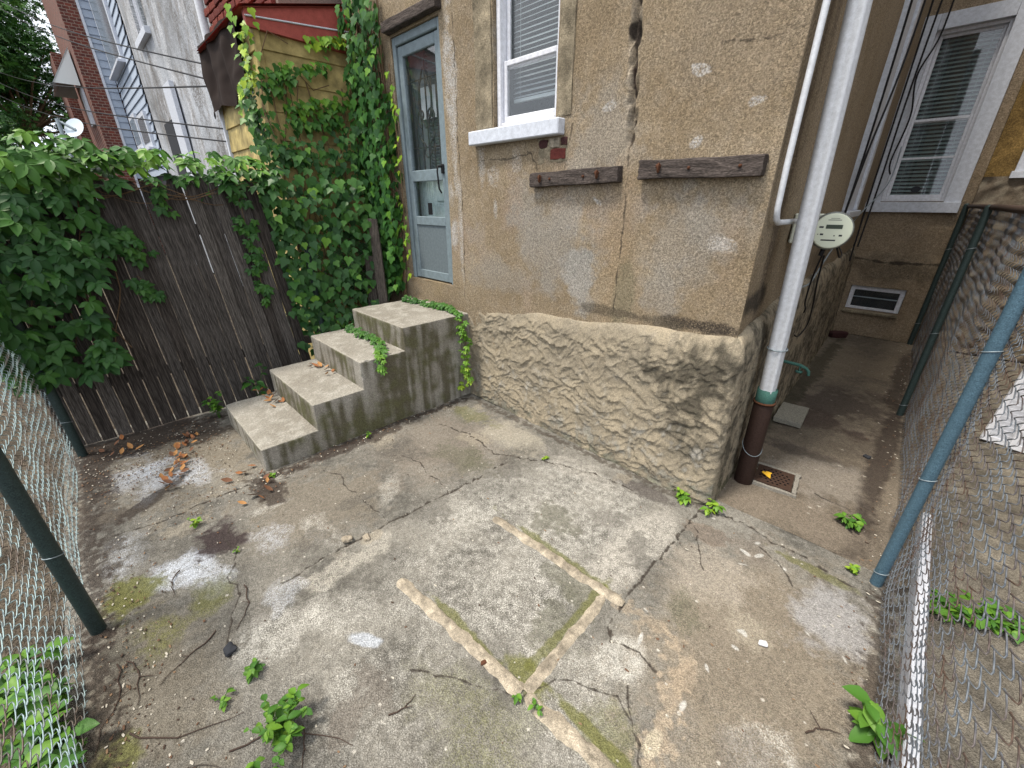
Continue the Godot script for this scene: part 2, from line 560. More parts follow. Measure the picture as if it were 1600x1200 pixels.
func ground() -> void:
	var BROAD := [CRACKS[0], CRACKS[3], CRACKS[9], CRACKS[10], CRACKS[11]]
	var dirt_m := mat(lin(0.20, 0.165, 0.125), 1.0, {"grain": M.t_conc, "bump": M.t_conc_h, "depth": 2.0, "scale": 1.1, "over": M.t_soft, "over_scale": 0.5})
	var e := MB.new()
	e.grid(33, 33, func(i, j):
		var x: float = (i - 16) * absf(i - 16) * 0.4
		var z: float = (16 - j) * absf(16 - j) * 0.4
		return [Vector3(x, -0.05, z), Color(1, 1, 1), Vector2.ZERO])
	structure(obj("ground", e, dirt_m))
	# the yard's colour
	var s := Sheet.new()
	s.setup(-3.80, -0.10, 1.0, 2.78, 330.0, noises)
	s.fill(Color(0.17, 0.162, 0.143), Color(0.335, 0.318, 0.28), Color(0.50, 0.485, 0.44))
	var pale := Color(0.74, 0.725, 0.67)
	var brown := Color(0.345, 0.29, 0.22)
	var soil := Color(0.075, 0.058, 0.048)
	var paint := Color(0.78, 0.83, 0.92)
	var moss := Color(0.21, 0.215, 0.065)
	# browner render right of the joint and along the house
	s.blob(0.5, 0.75, 0.55, 0.8, brown, 0.75, 0.5, 0.5)
	s.blob(0.6, 1.5, 0.4, 0.6, Color(0.355, 0.31, 0.245), 0.6, 0.6, 0.5)
	s.blob(-1.7, 0.7, 0.55, 0.7, Color(0.335, 0.29, 0.24), 0.6, 0.6, 0.5)
	s.blob(-1.7, 1.7, 0.45, 0.45, Color(0.28, 0.245, 0.195), 0.7, 0.7, 0.4)
	s.blob(-1.15, 2.55, 0.7, 0.3, Color(0.27, 0.235, 0.18), 0.6, 0.7, 0.5)
	s.blob(-2.9, 2.2, 0.8, 0.6, Color(0.36, 0.315, 0.245), 0.7, 0.9, 0.4)
	# pale flecked slab in the middle
	s.blob(-0.6, 1.2, 0.68, 0.6, pale, 0.8, 0.5, 0.4, 0.60)
	s.blob(-0.55, 0.55, 0.6, 0.5, pale, 0.85, 0.5, 0.4, 0.52)
	s.blob(-0.35, 1.25, 0.3, 0.3, pale, 0.7, 0.7, 0.5, 0.55)
	s.blob(-0.15, 0.6, 0.16, 0.5, Color(0.66, 0.63, 0.57), 0.8, 0.4, 0.3, 0.4)
	s.blob(-1.05, 0.95, 0.3, 0.4, pale, 0.6, 0.8, 0.5, 0.55)
	s.blob(-0.45, 1.9, 0.55, 0.45, pale, 0.55, 0.7, 0.5, 0.66)
	s.blob(0.1, 1.5, 0.25, 0.28, pale, 0.7, 0.7, 0.5, 0.58)
	s.blob(0.12, 1.17, 0.12, 0.12, pale, 0.75, 0.6, 0.3, 0.4)
	s.blob(-0.97, 2.14, 0.16, 0.22, pale, 0.8, 0.8, 0.4, 0.45)
	s.blob(-1.45, 1.75, 0.2, 0.1, pale, 0.6, 1.2, 0.3, 0.5)
	s.blob(-1.12, 1.72, 0.08, 0.3, Color(0.6, 0.57, 0.5), 0.8, 1.2, 0.3, 0.4)
	s.blob(0.64, 1.12, 0.14, 0.12, pale, 0.8, 1.0, 0.4, 0.5)
	s.blob(0.72, 1.35, 0.14, 0.2, pale, 0.5, 1.0, 0.4, 0.55)
	s.blob(0.69, 0.36, 0.16, 0.26, Color(0.50, 0.50, 0.51), 0.75, 0.8, 0.4)
	s.blob(-0.8, 0.25, 0.4, 0.12, Color(0.66, 0.63, 0.57), 0.7, 0.7, 0.4, 0.45)
	s.blob(-1.45, 0.25, 0.4, 0.2, Color(0.56, 0.52, 0.43), 0.7, 0.7, 0.4)
	s.blob(-0.35, 0.13, 0.25, 0.07, Color(0.15, 0.13, 0.12), 0.7, 0.9, 0.3)
	s.blob(0.2, 0.45, 0.2, 0.28, Color(0.52, 0.47, 0.40), 0.6, 0.9, 0.4)
	s.blob(0.1, 0.22, 0.13, 0.1, Color(0.30, 0.24, 0.19), 0.7, 0.9, 0.3)
	for i in 40:
		s.blob(rnd(-2.2, 0.85), rnd(0.1, 2.6), rnd(0.05, 0.22), rnd(0.04, 0.16), [pale, Color(0.24, 0.21, 0.18), Color(0.5, 0.45, 0.36), Color(0.30, 0.28, 0.25)][i % 4], 0.6, 1.5, 0.4, [0.5, 0.3, 0.2, 0.45][i % 4], rnd(0, 3))
	for i in 26:
		s.blob(rnd(-2.6, 0.3), rnd(0.3, 2.65), rnd(0.06, 0.25), rnd(0.05, 0.18), [Color(0.16, 0.16, 0.105), Color(0.14, 0.13, 0.115), Color(0.19, 0.18, 0.16)][i % 3], 0.6, 1.5, 0.4, 0.4, rnd(0, 3))
	# spilt paint, dirt, moss
	s.blob(-2.84, 2.40, 0.38, 0.20, paint, 1.0, 1.2, 0.55, 0.40, -0.15)
	s.blob(-2.62, 2.16, 0.30, 0.13, paint, 0.9, 1.2, 0.5, 0.46, -0.3)
	s.blob(-1.69, 2.36, 0.17, 0.16, paint, 1.0, 0.9, 0.4, 0.36)
	s.blob(-1.55, 2.27, 0.17, 0.10, paint, 0.9, 1.0, 0.5, 0.45)
	s.blob(-2.05, 2.55, 0.26, 0.10, paint, 0.6, 1.2, 0.5, 0.55)
	s.blob(-1.62, 1.95, 0.16, 0.10, paint, 0.5, 1.5, 0.4, 0.5)
	s.blob(-1.15, 2.03, 0.10, 0.08, paint, 0.5, 1.4, 0.4, 0.45)
	s.blob(-0.69, 1.87, 0.085, 0.035, Color(0.60, 0.64, 0.70), 0.95, 0.7, 0.3, 0.0, -0.5)
	s.blob(-3.45, 2.3, 0.28, 0.45, soil, 0.92, 1.0, 0.35)
	s.blob(-3.2, 2.62, 0.5, 0.12, soil, 0.85, 1.1, 0.35)
	s.blob(-3.3, 1.95, 0.25, 0.2, soil, 0.8, 1.2, 0.35)
	s.blob(-2.45, 2.42, 0.28, 0.06, soil, 0.8, 1.2, 0.35, 0.0, 0.9)
	s.blob(-1.82, 2.17, 0.17, 0.12, Color(0.075, 0.055, 0.055), 0.95, 0.9, 0.3)
	s.blob(-2.1, 1.85, 0.22, 0.10, soil, 0.85, 1.3, 0.35)
	s.blob(-2.2, 1.2, 0.08, 0.55, soil, 0.8, 1.2, 0.35)
	s.blob(-2.5, 2.6, 0.5, 0.1, soil, 0.6, 1.4, 0.35)
	s.blob(-1.66, 2.56, 0.16, 0.13, moss, 0.9, 1.0, 0.45)
	s.blob(-1.42, 2.30, 0.16, 0.10, moss, 0.7, 1.2, 0.45, 0.35)
	s.blob(-1.35, 2.47, 0.2, 0.1, moss, 0.7, 1.2, 0.45, 0.4)
	s.blob(-0.80, 2.66, 0.18, 0.08, moss, 0.85, 1.0, 0.4)
	s.blob(0.24, 1.44, 0.12, 0.14, moss, 0.5, 1.1, 0.45, 0.4)
	s.blob(-0.1, 1.75, 0.35, 0.22, moss, 0.5, 1.0, 0.5, 0.5)
	s.blob(-0.12, 1.50, 0.14, 0.05, moss, 0.8, 0.9, 0.35)
	s.blob(-0.4, 1.545, 0.4, 0.025, moss, 0.7, 1.0, 0.4)
	s.blob(-0.4, 0.935, 0.45, 0.03, moss, 0.7, 1.0, 0.4)
	s.blob(0.2, 1.47, 0.3, 0.025, moss, 0.8, 1.0, 0.4)
	s.blob(-0.12, 1.2, 0.025, 0.3, moss, 0.7, 1.0, 0.4)
	s.blob(0.55, 0.1, 0.2, 0.04, moss, 0.6, 1.1, 0.4)
	s.blob(-1.9, 0.25, 0.3, 0.1, moss, 0.45, 1.1, 0.4)
	# tan stain that carries the filled groove on
	s.line([Vector2(0.01, 0.945), Vector2(0.21, 0.945), Vector2(0.29, 1.0), Vector2(0.32, 1.12), Vector2(0.35, 1.25), Vector2(0.38, 1.38), Vector2(0.42, 1.6)], 0.028, Color(0.54, 0.45, 0.34), 0.55, 1.4)
	s.blob(0.33, 1.08, 0.055, 0.1, Color(0.52, 0.42, 0.31), 0.45, 1.0, 0.4)
	s.blob(0.35, 1.35, 0.03, 0.06, Color(0.64, 0.57, 0.44), 0.95, 0.6, 0.2)
	# pebbles of white
	for i in 260:
		var q := rnd(0.003, 0.008)
		s.blob(rnd(-2.4, 0.85), rnd(0.0, 2.6), q, q * rnd(0.6, 1.0), Color(0.72, 0.69, 0.62), 0.9, 0.3, 0.3)
	for i in 16:
		s.blob(rnd(-0.2, 0.8), rnd(0.0, 1.2), rnd(0.01, 0.035), rnd(0.005, 0.012), Color(0.7, 0.69, 0.65), 0.9, 0.8, 0.3, 0.0, rnd(0, 3))
	for k in CRACKS:
		s.line(jag(k, 0.012), 0.0042 if k in BROAD else 0.0026, Color(0.07, 0.058, 0.048), 0.85, 1.1)
	s.line([Vector2(-2.04, 1.85), Vector2(-2.2, 1.82), Vector2(-2.26, 0.92), Vector2(-2.22, 0.1)], 0.03, soil, 0.85, 0.9)
	s.line([Vector2(-2.25, 0.03), Vector2(-1.2, 0.05), Vector2(0.0, 0.03)], 0.02, Color(0.12, 0.10, 0.08), 0.7, 0.9)
	s.line([Vector2(0.86, -0.1), Vector2(0.88, 1.0), Vector2(0.9, 2.7)], 0.035, soil, 0.7, 1.0)
	s.line([Vector2(-3.7, 2.68), Vector2(-1.5, 2.69), Vector2(0.9, 2.69)], 0.04, soil, 0.75, 1.0)
	# relief
	var nx := 385
	var nz := 233
	var X0 := -3.80
	var Z0 := -0.10
	var dx := 4.8 / (nx - 1)
	var dz := 2.88 / (nz - 1)
	var hh := PackedFloat32Array()
	hh.resize(nx * nz)
	for j in nz:
		for i in nx:
			var x := X0 + i * dx
			var z := Z0 + j * dz
			var y := ground_y(x, z)
			if x > -0.015 and z < 0.95 and z > 0.05:
				y -= 0.005
			if x < -1.24:
				y -= 0.004
			hh[j * nx + i] = y
	for k0 in BROAD:
		var k := jag(k0, 0.012)
		for q in k.size() - 1:
			var a: Vector2 = k[q]
			var b: Vector2 = k[q + 1]
			for j in range(maxi(0, int((minf(a.y, b.y) - 0.03 - Z0) / dz)), mini(nz, int((maxf(a.y, b.y) + 0.03 - Z0) / dz) + 1)):
				for i in range(maxi(0, int((minf(a.x, b.x) - 0.03 - X0) / dx)), mini(nx, int((maxf(a.x, b.x) + 0.03 - X0) / dx) + 1)):
					var p := Vector2(X0 + i * dx, Z0 + j * dz)
					var t := clampf((p - a).dot(b - a) / (b - a).length_squared(), 0.0, 1.0)
					var e2 := p.distance_to(a + (b - a) * t)
					if e2 < 0.0075:
						hh[j * nx + i] = minf(hh[j * nx + i], ground_y(p.x, p.y) - 0.008)
	var o := MB.new()
	o.grid(nx, nz, func(i, j):
		var x: float = X0 + i * dx
		var z: float = Z0 + j * dz
		return [Vector3(x, hh[j * nx + i], z), Color(1, 1, 1), s.uv(x, z)], true)
	var gm: Dictionary = M.ground.duplicate()
	gm.sheet = s.texture()
	var yard := obj("yard_concrete", o, mat(Color(1, 1, 1), 0.95, gm))
	structure(yard)
	# filled grooves
	for l in [[Vector2(-0.85, 1.612), Vector2(-0.075, 1.553), 0.030], [Vector2(-0.055, 1.553), Vector2(0.62, 1.497), 0.032], [Vector2(-0.09, 0.985), Vector2(-0.066, 1.545), 0.026], [Vector2(-0.84, 0.992), Vector2(0.0, 0.95), 0.028]]:
		var a: Vector2 = l[0]
		var b: Vector2 = l[1]
		var u := (b - a).normalized()
		var w := Vector2(-u.y, u.x)
		var n := int(a.distance_to(b) / 0.02)
		var mb := MB.new()
		mb.grid(n + 1, 7, func(i, j):
			var t := float(i) / n
			var c := a.lerp(b, t)
			var k: float = (j - 3) / 3.0
			var wid: float = l[2] * (1.0 + fn2.get_noise_2d(c.x * 400.0 + j * 90.0, c.y * 400.0) * 0.5)
			if i == 0 or i == n:
				wid *= 0.6
			var p := c + w * k * wid
			var y := ground_y(p.x, p.y) + (0.0075 - 0.009 * pow(absf(k), 3.0)) + fn2.get_noise_2d(p.x * 900.0, p.y * 900.0) * 0.0015
			return [Vector3(p.x, y, p.y), Color(1, 1, 1), Vector2.ZERO], true)
		obj("mortar_strip", mb, M.mortar, yard)
	# passage between the house and the fence
	var s2 := Sheet.new()
	s2.setup(-0.35, -5.25, 1.0, 0.0, 200.0, noises)
	s2.fill(Color(0.19, 0.16, 0.125), Color(0.29, 0.245, 0.19), Color(0.40, 0.345, 0.28))
	s2.blob(0.35, -2.3, 0.4, 0.55, Color(0.11, 0.088, 0.075), 0.8, 1.1, 0.35)
	s2.blob(0.25, -1.75, 0.3, 0.25, Color(0.12, 0.09, 0.075), 0.85, 1.2, 0.4)
	s2.blob(0.3, -1.1, 0.3, 0.12, Color(0.10, 0.085, 0.075), 0.7, 1.0, 0.4)
	s2.blob(0.2, -3.6, 0.5, 0.9, Color(0.33, 0.275, 0.205), 0.7, 0.9, 0.5)
	s2.blob(0.45, -0.8, 0.3, 0.35, Color(0.43, 0.39, 0.34), 0.6, 0.9, 0.4)
	s2.blob(0.7, -1.4, 0.08, 1.4, soil, 0.85, 0.8, 0.4)
	s2.blob(0.66, -3.4, 0.08, 1.4, soil, 0.8, 0.8, 0.4)
	s2.blob(-0.05, -2.8, 0.1, 2.2, Color(0.075, 0.07, 0.045), 0.7, 1.0, 0.4)
	s2.blob(0.3, -0.3, 0.45, 0.2, Color(0.32, 0.27, 0.215), 0.7, 0.9, 0.4)
	for i in 60:
		var q := rnd(0.006, 0.013)
		s2.blob(rnd(0.0, 0.7), rnd(-5.0, 0.0), q, q * 0.7, Color(0.62, 0.58, 0.5), 0.9, 0.3, 0.3)
	s2.line([Vector2(0.0, -5.05), Vector2(0.68, -5.06)], 0.03, soil, 0.8, 1.0)
	var p2 := MB.new()
	p2.grid(55, 211, func(i, j):
		var x: float = -0.35 + i * 0.025
		var z: float = -5.25 + j * (5.25 - 0.10 + 0.004) / 210.0
		return [Vector3(x, ground_y(x, z) + fn1.get_noise_2d(x * 200.0, z * 200.0) * 0.006, z), Color(1, 1, 1), s2.uv(x, z)], true)
	var gp: Dictionary = M.ground.duplicate()
	gp.sheet = s2.texture()
	structure(obj("passage_concrete", p2, mat(Color(1, 1, 1), 0.95, gp)))
	# the yard beyond the right fence
	var nb := MB.new()
	nb.grid(60, 140, func(i, j):
		var x: float = 0.97 + i * 0.08
		var z: float = -5.25 + j * 0.09
		return [Vector3(x, ground_y(x, z) - 0.018, z), Color(1, 1, 1), Vector2.ZERO], true)
	structure(obj("neighbour_yard_concrete", nb, mat(lin(0.36, 0.325, 0.265), 0.95, {"grain": M.t_conc, "bump": M.t_conc_h, "depth": 0.9, "scale": 1.9, "over": M.t_soft, "over_scale": 0.55})))

# ---------------------------------------------------------------- the stucco house
func span(a: float, b: float, step: float, extra := []) -> Array:
	var o := []
	var n := int(ceil((b - a) / step))
	for i in n + 1:
		o.append(lerpf(a, b, float(i) / n))
	for e in extra:
		var near := false
		for q in o.size():
			if absf(o[q] - e) < 0.003:
				o[q] = e
				near = true
		if not near:
			o.append(e)
	o.sort()
	return o

# wall sheet with rectangular holes [x0, y0, x1, y1]; at(u, v) -> [pos, colour, uv]
func wall(us: Array, vs: Array, holes: Array, at: Callable, inward: Vector3, depth: float) -> MB:
	var mb := MB.new()
	var nu := us.size()
	for v in vs:
		for u in us:
			var r: Array = at.call(u, v)
			mb.vert(r[0], r[1], r[2])
	for j in vs.size() - 1:
		for i in nu - 1:
			var cu: float = (us[i] + us[i + 1]) / 2.0
			var cv: float = (vs[j] + vs[j + 1]) / 2.0
			var open := false
			for h in holes:
				if cu > h[0] and cu < h[2] and cv > h[1] and cv < h[3]:
					open = true
			if not open:
				var a := j * nu + i
				mb.quad(a, a + 1, a + nu + 1, a + nu)
	for h in holes:
		var c: Vector3 = (at.call((h[0] + h[2]) / 2, (h[1] + h[3]) / 2)[0])
		var ring := []
		for u in us:
			if u >= h[0] - 1e-4 and u <= h[2] + 1e-4:
				ring.append([u, h[1]])
		for v in vs:
			if v > h[1] + 1e-4 and v <= h[3] + 1e-4:
				ring.append([h[2], v])
		for q in range(us.size() - 1, -1, -1):
			if us[q] >= h[0] - 1e-4 and us[q] < h[2] - 1e-4:
				ring.append([us[q], h[3]])
		for q in range(vs.size() - 1, -1, -1):
			if vs[q] >= h[1] - 1e-4 and vs[q] < h[3] - 1e-4:
				ring.append([h[0], vs[q]])
		for q in ring.size() - 1:
			var ra: Array = at.call(ring[q][0], ring[q][1])
			var rb: Array = at.call(ring[q + 1][0], ring[q + 1][1])
			var a: Vector3 = ra[0]
			var b: Vector3 = rb[0]
			var k0 := mb.vert(a, ra[1], ra[2])
			var k1 := mb.vert(b, rb[1], rb[2])
			var k2 := mb.vert(b + inward * depth, rb[1], rb[2])
			var k3 := mb.vert(a + inward * depth, ra[1], ra[2])
			var n := (b - a).cross(inward)
			if n.dot(c - a) > 0.0:
				mb.quad(k0, k1, k2, k3)
			else:
				mb.quad(k0, k3, k2, k1)
	return mb

# double-hung window in its own axes: x across, y up, z out; origin at the lower left of the opening
func sash_window(parent: Node, at: Transform3D, w: float, h: float, rail: float, drop: float, slats: float, split := 0.0, blind: Material = null) -> Node3D:
	var win := Node3D.new()
	put(win, "window", parent)
	win.transform = at
	var f := 0.035
	var mb := MB.new()
	for b in [[Vector3(0, 0, -0.09), Vector3(f, h, 0)], [Vector3(w - f, 0, -0.09), Vector3(w, h, 0)], [Vector3(f, 0, -0.09), Vector3(w - f, f, -0.002)], [Vector3(f, h - f, -0.09), Vector3(w - f, h, -0.002)]]:
		mb.box(b[0], b[1], 0.004)
	obj("frame", mb, M.vinyl, win)
	for k in 2:
		var s := MB.new()
		var y0: float = f if k == 0 else rail - 0.02
		var y1: float = rail + 0.02 if k == 0 else h - f
		var z: float = -0.03 if k == 0 else -0.058
		var e := 0.03
		s.box(Vector3(f, y0, z - 0.022), Vector3(f + e, y1, z), 0.004)
		s.box(Vector3(w - f - e, y0, z - 0.022), Vector3(w - f, y1, z), 0.004)
		s.box(Vector3(f + e, y0, z - 0.021), Vector3(w - f - e, y0 + e + 0.01, z - 0.001), 0.004)
		s.box(Vector3(f + e, y1 - e, z - 0.021), Vector3(w - f - e, y1, z - 0.001), 0.004)
		obj("sash", s, M.vinyl, win)
		var g := MB.new()
		g.box(Vector3(f + e - 0.004, y0 + e, z - 0.014), Vector3(w - f - e + 0.004, y1 - e + 0.004, z - 0.010), 0.0005)
		obj("pane", g, M.glass, win)
		if split > 0.0 and k == 0:
			var q := MB.new()
			q.box(Vector3(f + e, split, z - 0.02), Vector3(w - f - e, split + 0.022, z + 0.002), 0.003)
			obj("muntin", q, M.vinyl, win)
	var bl := MB.new()
	var y := drop
	while y < h - 0.03:
		bl.T = Transform3D(Basis(Vector3.RIGHT, 0.55 + rnd(-0.06, 0.06)), Vector3(0, y, -0.13))
		bl.box(Vector3(f + 0.01, -0.001, -slats * 0.55), Vector3(w - f - 0.01, 0.001, slats * 0.55), 0.0003)
		y += slats
	bl.T = Transform3D.IDENTITY
	bl.box(Vector3(f + 0.01, drop - 0.035, -0.142), Vector3(w - f - 0.01, drop - 0.012, -0.118), 0.003)
	for q in [0.2, 0.8]:
		bl.tube([Vector3(w * q, drop, -0.115), Vector3(w * q, h, -0.115)], 0.0015, 4)
	obj("blind", bl, M.blind if blind == null else blind, win)
	return win

func house() -> void:
	var H := thing("stucco_house", "tan stucco rear house with cracked wall and rough rendered base", "house")
	var FZ := -0.05
	# stain sheet of the front wall
	var s := Sheet.new()
	s.setup(-3.9, 0.0, 0.0, 3.8, 200.0, noises)
	s.fill(Color(0.42, 0.325, 0.21), Color(0.53, 0.43, 0.30), Color(0.62, 0.53, 0.41))
	for q in 34:
		s.blob(rnd(-2.3, -0.1), rnd(1.0, 3.2), rnd(0.08, 0.3), rnd(0.08, 0.3), [Color(0.50, 0.46, 0.40), Color(0.55, 0.43, 0.33), Color(0.60, 0.54, 0.44), Color(0.40, 0.31, 0.2)][q % 4], 0.55, 1.3, 0.5, [0.0, 0.35, 0.4, 0.0][q % 4])
	var wh := Color(0.80, 0.78, 0.75)
	var ol := Color(0.36, 0.31, 0.205)
	var gy := Color(0.50, 0.46, 0.40)
	s.blob(-2.75, 2.0, 0.32, 1.3, Color(0.52, 0.41, 0.25), 0.7, 0.6, 0.4)
	s.blob(-0.82, 1.4, 0.14, 0.5, Color(0.50, 0.37, 0.22), 0.55, 0.8, 0.5)
	s.blob(-1.35, 1.4, 0.4, 0.35, gy, 0.7, 0.9, 0.5)
	s.blob(-1.1, 1.25, 0.14, 0.25, Color(0.55, 0.53, 0.49), 0.8, 1.1, 0.35)
	s.blob(-0.45, 1.45, 0.3, 0.3, gy, 0.5, 0.9, 0.5)
	s.blob(-0.3, 2.4, 0.4, 0.4, Color(0.42, 0.34, 0.245), 0.5, 0.9, 0.5)
	s.blob(-0.75, 1.15, 0.10, 0.25, ol, 0.8, 0.7, 0.3)
	s.blob(-1.75, 1.15, 0.5, 0.15, gy, 0.5, 0.9, 0.5)
	s.blob(-2.38, 2.55, 0.075, 0.55, wh, 0.9, 1.1, 0.35, 0.42)
	s.blob(-2.37, 2.0, 0.045, 0.35, wh, 0.85, 1.1, 0.35, 0.45)
	s.blob(-2.33, 1.5, 0.035, 0.45, wh, 0.8, 1.1, 0.35, 0.45)
	s.blob(-2.42, 1.45, 0.06, 0.12, wh, 0.85, 1.2, 0.35, 0.4)
	s.blob(-2.44, 1.75, 0.05, 0.1, wh, 0.7, 1.2, 0.35, 0.45)
	s.blob(-2.05, 1.93, 0.05, 0.16, wh, 0.75, 1.2, 0.35, 0.5)
	s.blob(-1.93, 1.86, 0.09, 0.12, wh, 0.7, 1.3, 0.35, 0.5)
	s.blob(-1.9, 1.66, 0.03, 0.10, wh, 0.7, 1.3, 0.35, 0.45)
	s.blob(-1.68, 1.95, 0.04, 0.07, wh, 0.5, 1.3, 0.35, 0.5)
	for q in [[-0.98, 2.18], [-0.47, 2.26], [-0.45, 1.97], [-0.2, 2.1], [-1.0, 1.7]]:
		s.blob(q[0], q[1], 0.045, 0.02, wh, 0.8, 2.2, 0.3, 0.38, rnd(-0.6, 0.6))
	s.blob(-0.22, 1.5, 0.07, 0.05, wh, 0.6, 1.3, 0.3, 0.4)
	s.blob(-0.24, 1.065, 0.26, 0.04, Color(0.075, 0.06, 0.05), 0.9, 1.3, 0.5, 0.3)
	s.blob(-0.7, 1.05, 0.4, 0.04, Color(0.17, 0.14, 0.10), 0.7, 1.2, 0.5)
	s.blob(-0.85, 2.5, 0.03, 0.5, Color(0.55, 0.48, 0.38), 0.6, 1.0, 0.4)
	s.line(jag([Vector2(-0.885, 3.2), Vector2(-0.851, 2.6), Vector2(-0.845, 2.5), Vector2(-0.83, 2.25), Vector2(-0.815, 2.0)], 0.006), 0.006, Color(0.07, 0.055, 0.045), 0.95, 0.9)
	s.blob(-0.852, 2.50, 0.03, 0.035, Color(0.07, 0.055, 0.045), 0.95, 0.9, 0.2)
	s.blob(-0.835, 2.31, 0.012, 0.07, Color(0.09, 0.06, 0.05), 0.95, 0.8, 0.2)
	s.blob(-0.815, 2.02, 0.01, 0.02, Color(0.06, 0.05, 0.045), 0.95, 0.5, 0.2)
	for l in [[Vector2(-0.82, 2.05), Vector2(-0.80, 1.6), Vector2(-0.81, 1.05)], [Vector2(-2.31, 3.2), Vector2(-2.33, 2.2), Vector2(-2.29, 1.6), Vector2(-2.31, 0.9)], [Vector2(-0.4, 2.35), Vector2(-0.2, 2.33), Vector2(-0.08, 2.34)], [Vector2(-1.6, 2.03), Vector2(-1.5, 1.93), Vector2(-1.49, 1.88)], [Vector2(-2.05, 1.98), Vector2(-1.7, 1.97), Vector2(-1.55, 2.0)], [Vector2(-1.21, 2.13), Vector2(-1.24, 2.0), Vector2(-1.26, 1.9)]]:
		s.line(jag(l, 0.008), 0.0032, Color(0.12, 0.095, 0.07), 0.8, 0.9)
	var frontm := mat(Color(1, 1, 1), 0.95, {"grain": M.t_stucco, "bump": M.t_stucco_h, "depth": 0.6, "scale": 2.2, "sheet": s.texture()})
	var door := [-3.15, 1.0, -2.475, 2.93]
	var win := [-1.905, 2.165, -1.345, 3.46]
	var fine := []
	for i in 26:
		fine.append(-0.93 + i * 0.009)
	var us := span(-3.9, -0.06, 0.05, [door[0], door[2], win[0], win[2]] + fine)
	var vs := span(0.0, 6.4, 0.045, [door[1], door[3], win[1], win[3]])
	var front := wall(us, vs, [door, win], func(x: float, y: float):
		var z := FZ + fn1.get_noise_2d(x * 50.0, y * 50.0) * 0.012 + fn2.get_noise_2d(x * 200.0, y * 200.0) * 0.003
		var cx := -0.815 - (y - 2.0) * 0.06 + fn2.get_noise_1d(y * 700.0) * 0.012
		var g := 0.0
		var e: float = absf(x - cx)
		if y > 1.98:
			var wdt := 0.007 + 0.03 * maxf(0.0, fn2.get_noise_1d(y * 400.0 + 80.0) - 0.1)
			if y > 2.46 and y < 2.54:
				wdt += 0.014
			g = clampf(1.0 - (e - wdt) / 0.008, 0.0, 1.0) * 0.04
		elif y > 1.02:
			g = clampf(1.0 - e / 0.008, 0.0, 1.0) * 0.005
		if x < cx:
			z += 0.006
		if y > 3.0:
			z -= (y - 3.0) * 0.002
		return [Vector3(x, y, z - g), Color(1, 1, 1), s.uv(x, minf(y, 3.79))], Vector3(0, 0, -1), 0.13)
	obj("front_wall", front, frontm, H)
	# side wall along the passage
	var s2 := Sheet.new()
	s2.setup(-5.2, 0.9, 0.0, 4.3, 120.0, noises)
	s2.fill(Color(0.42, 0.325, 0.21), Color(0.53, 0.43, 0.30), Color(0.58, 0.48, 0.36))
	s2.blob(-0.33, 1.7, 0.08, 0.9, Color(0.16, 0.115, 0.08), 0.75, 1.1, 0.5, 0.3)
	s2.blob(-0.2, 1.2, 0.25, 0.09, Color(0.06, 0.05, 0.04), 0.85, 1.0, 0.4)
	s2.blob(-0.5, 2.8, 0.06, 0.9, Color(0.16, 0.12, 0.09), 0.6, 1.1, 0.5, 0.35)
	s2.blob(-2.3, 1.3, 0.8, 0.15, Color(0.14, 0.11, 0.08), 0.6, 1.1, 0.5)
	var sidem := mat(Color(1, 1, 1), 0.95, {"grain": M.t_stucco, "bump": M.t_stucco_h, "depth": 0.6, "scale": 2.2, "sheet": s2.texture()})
	var zs := span(-5.1, -0.052, 0.06)
	var sd := wall(zs, span(0.9, 6.4, 0.07), [], func(z, y):
		var x := -0.06 + side_x(z) + fn1.get_noise_2d(z * 50.0, y * 50.0 + 300.0) * 0.01
		return [Vector3(x if z < -0.06 else -0.062, y, z), Color(1, 1, 1), s2.uv(z, minf(y, 4.29))], Vector3.LEFT, 0.1)
	for i in range(0, sd.ix.size(), 3):
		var a := sd.v[sd.ix[i]]
		var n := (sd.v[sd.ix[i + 2]] - a).cross(sd.v[sd.ix[i + 1]] - a)
		if n.x < 0.0:
			var q := sd.ix[i + 1]
			sd.ix[i + 1] = sd.ix[i + 2]
			sd.ix[i + 2] = q
	obj("side_wall", sd, sidem, H)
	# rear block across the end of the passage
	var s3 := Sheet.new()
	s3.setup(-0.5, 0.0, 0.8, 4.6, 120.0, noises)
	s3.fill(Color(0.37, 0.285, 0.19), Color(0.46, 0.365, 0.255), Color(0.52, 0.43, 0.32))
	s3.blob(0.2, 0.9, 0.5, 0.2, Color(0.15, 0.125, 0.09), 0.6, 1.2, 0.4, 0.35)
	s3.line([Vector2(-0.3, 1.02), Vector2(0.1, 0.97), Vector2(0.66, 0.99)], 0.012, Color(0.05, 0.04, 0.03), 0.85, 0.8)
	var backm := mat(Color(1, 1, 1), 0.95, {"grain": M.t_conc, "bump": M.t_conc_h, "depth": 0.9, "scale": 1.4, "sheet": s3.texture()})
	var w2 := [-0.16, 1.70, 0.43, 3.42]
	var w3 := [-0.165, 0.34, 0.41, 0.66]
	obj("rear_wall", wall(span(-0.5, 0.665, 0.045, [w2[0], w2[2], w3[0], w3[2]]), span(-0.02, 7.5, 0.06, [w2[1], w2[3], w3[1], w3[3]]), [w2, w3], func(x, y):
		var z := -5.1 + fn1.get_noise_2d(x * 90.0, y * 90.0 + 900.0) * 0.02 + fn2.get_noise_2d(x * 400.0, y * 400.0) * 0.006
		if y < 1.0:
			z += 0.03
		return [Vector3(x, y, z), Color(1, 1, 1), s3.uv(x, minf(y, 4.59))], Vector3(0, 0, -1), 0.16), backm, H)
	# masonry and rooms behind the render
	boxy("interior_wall", Vector3(-3.88, 0.0, -5.0), Vector3(-0.42, 6.35, -0.42), M.interior, H)
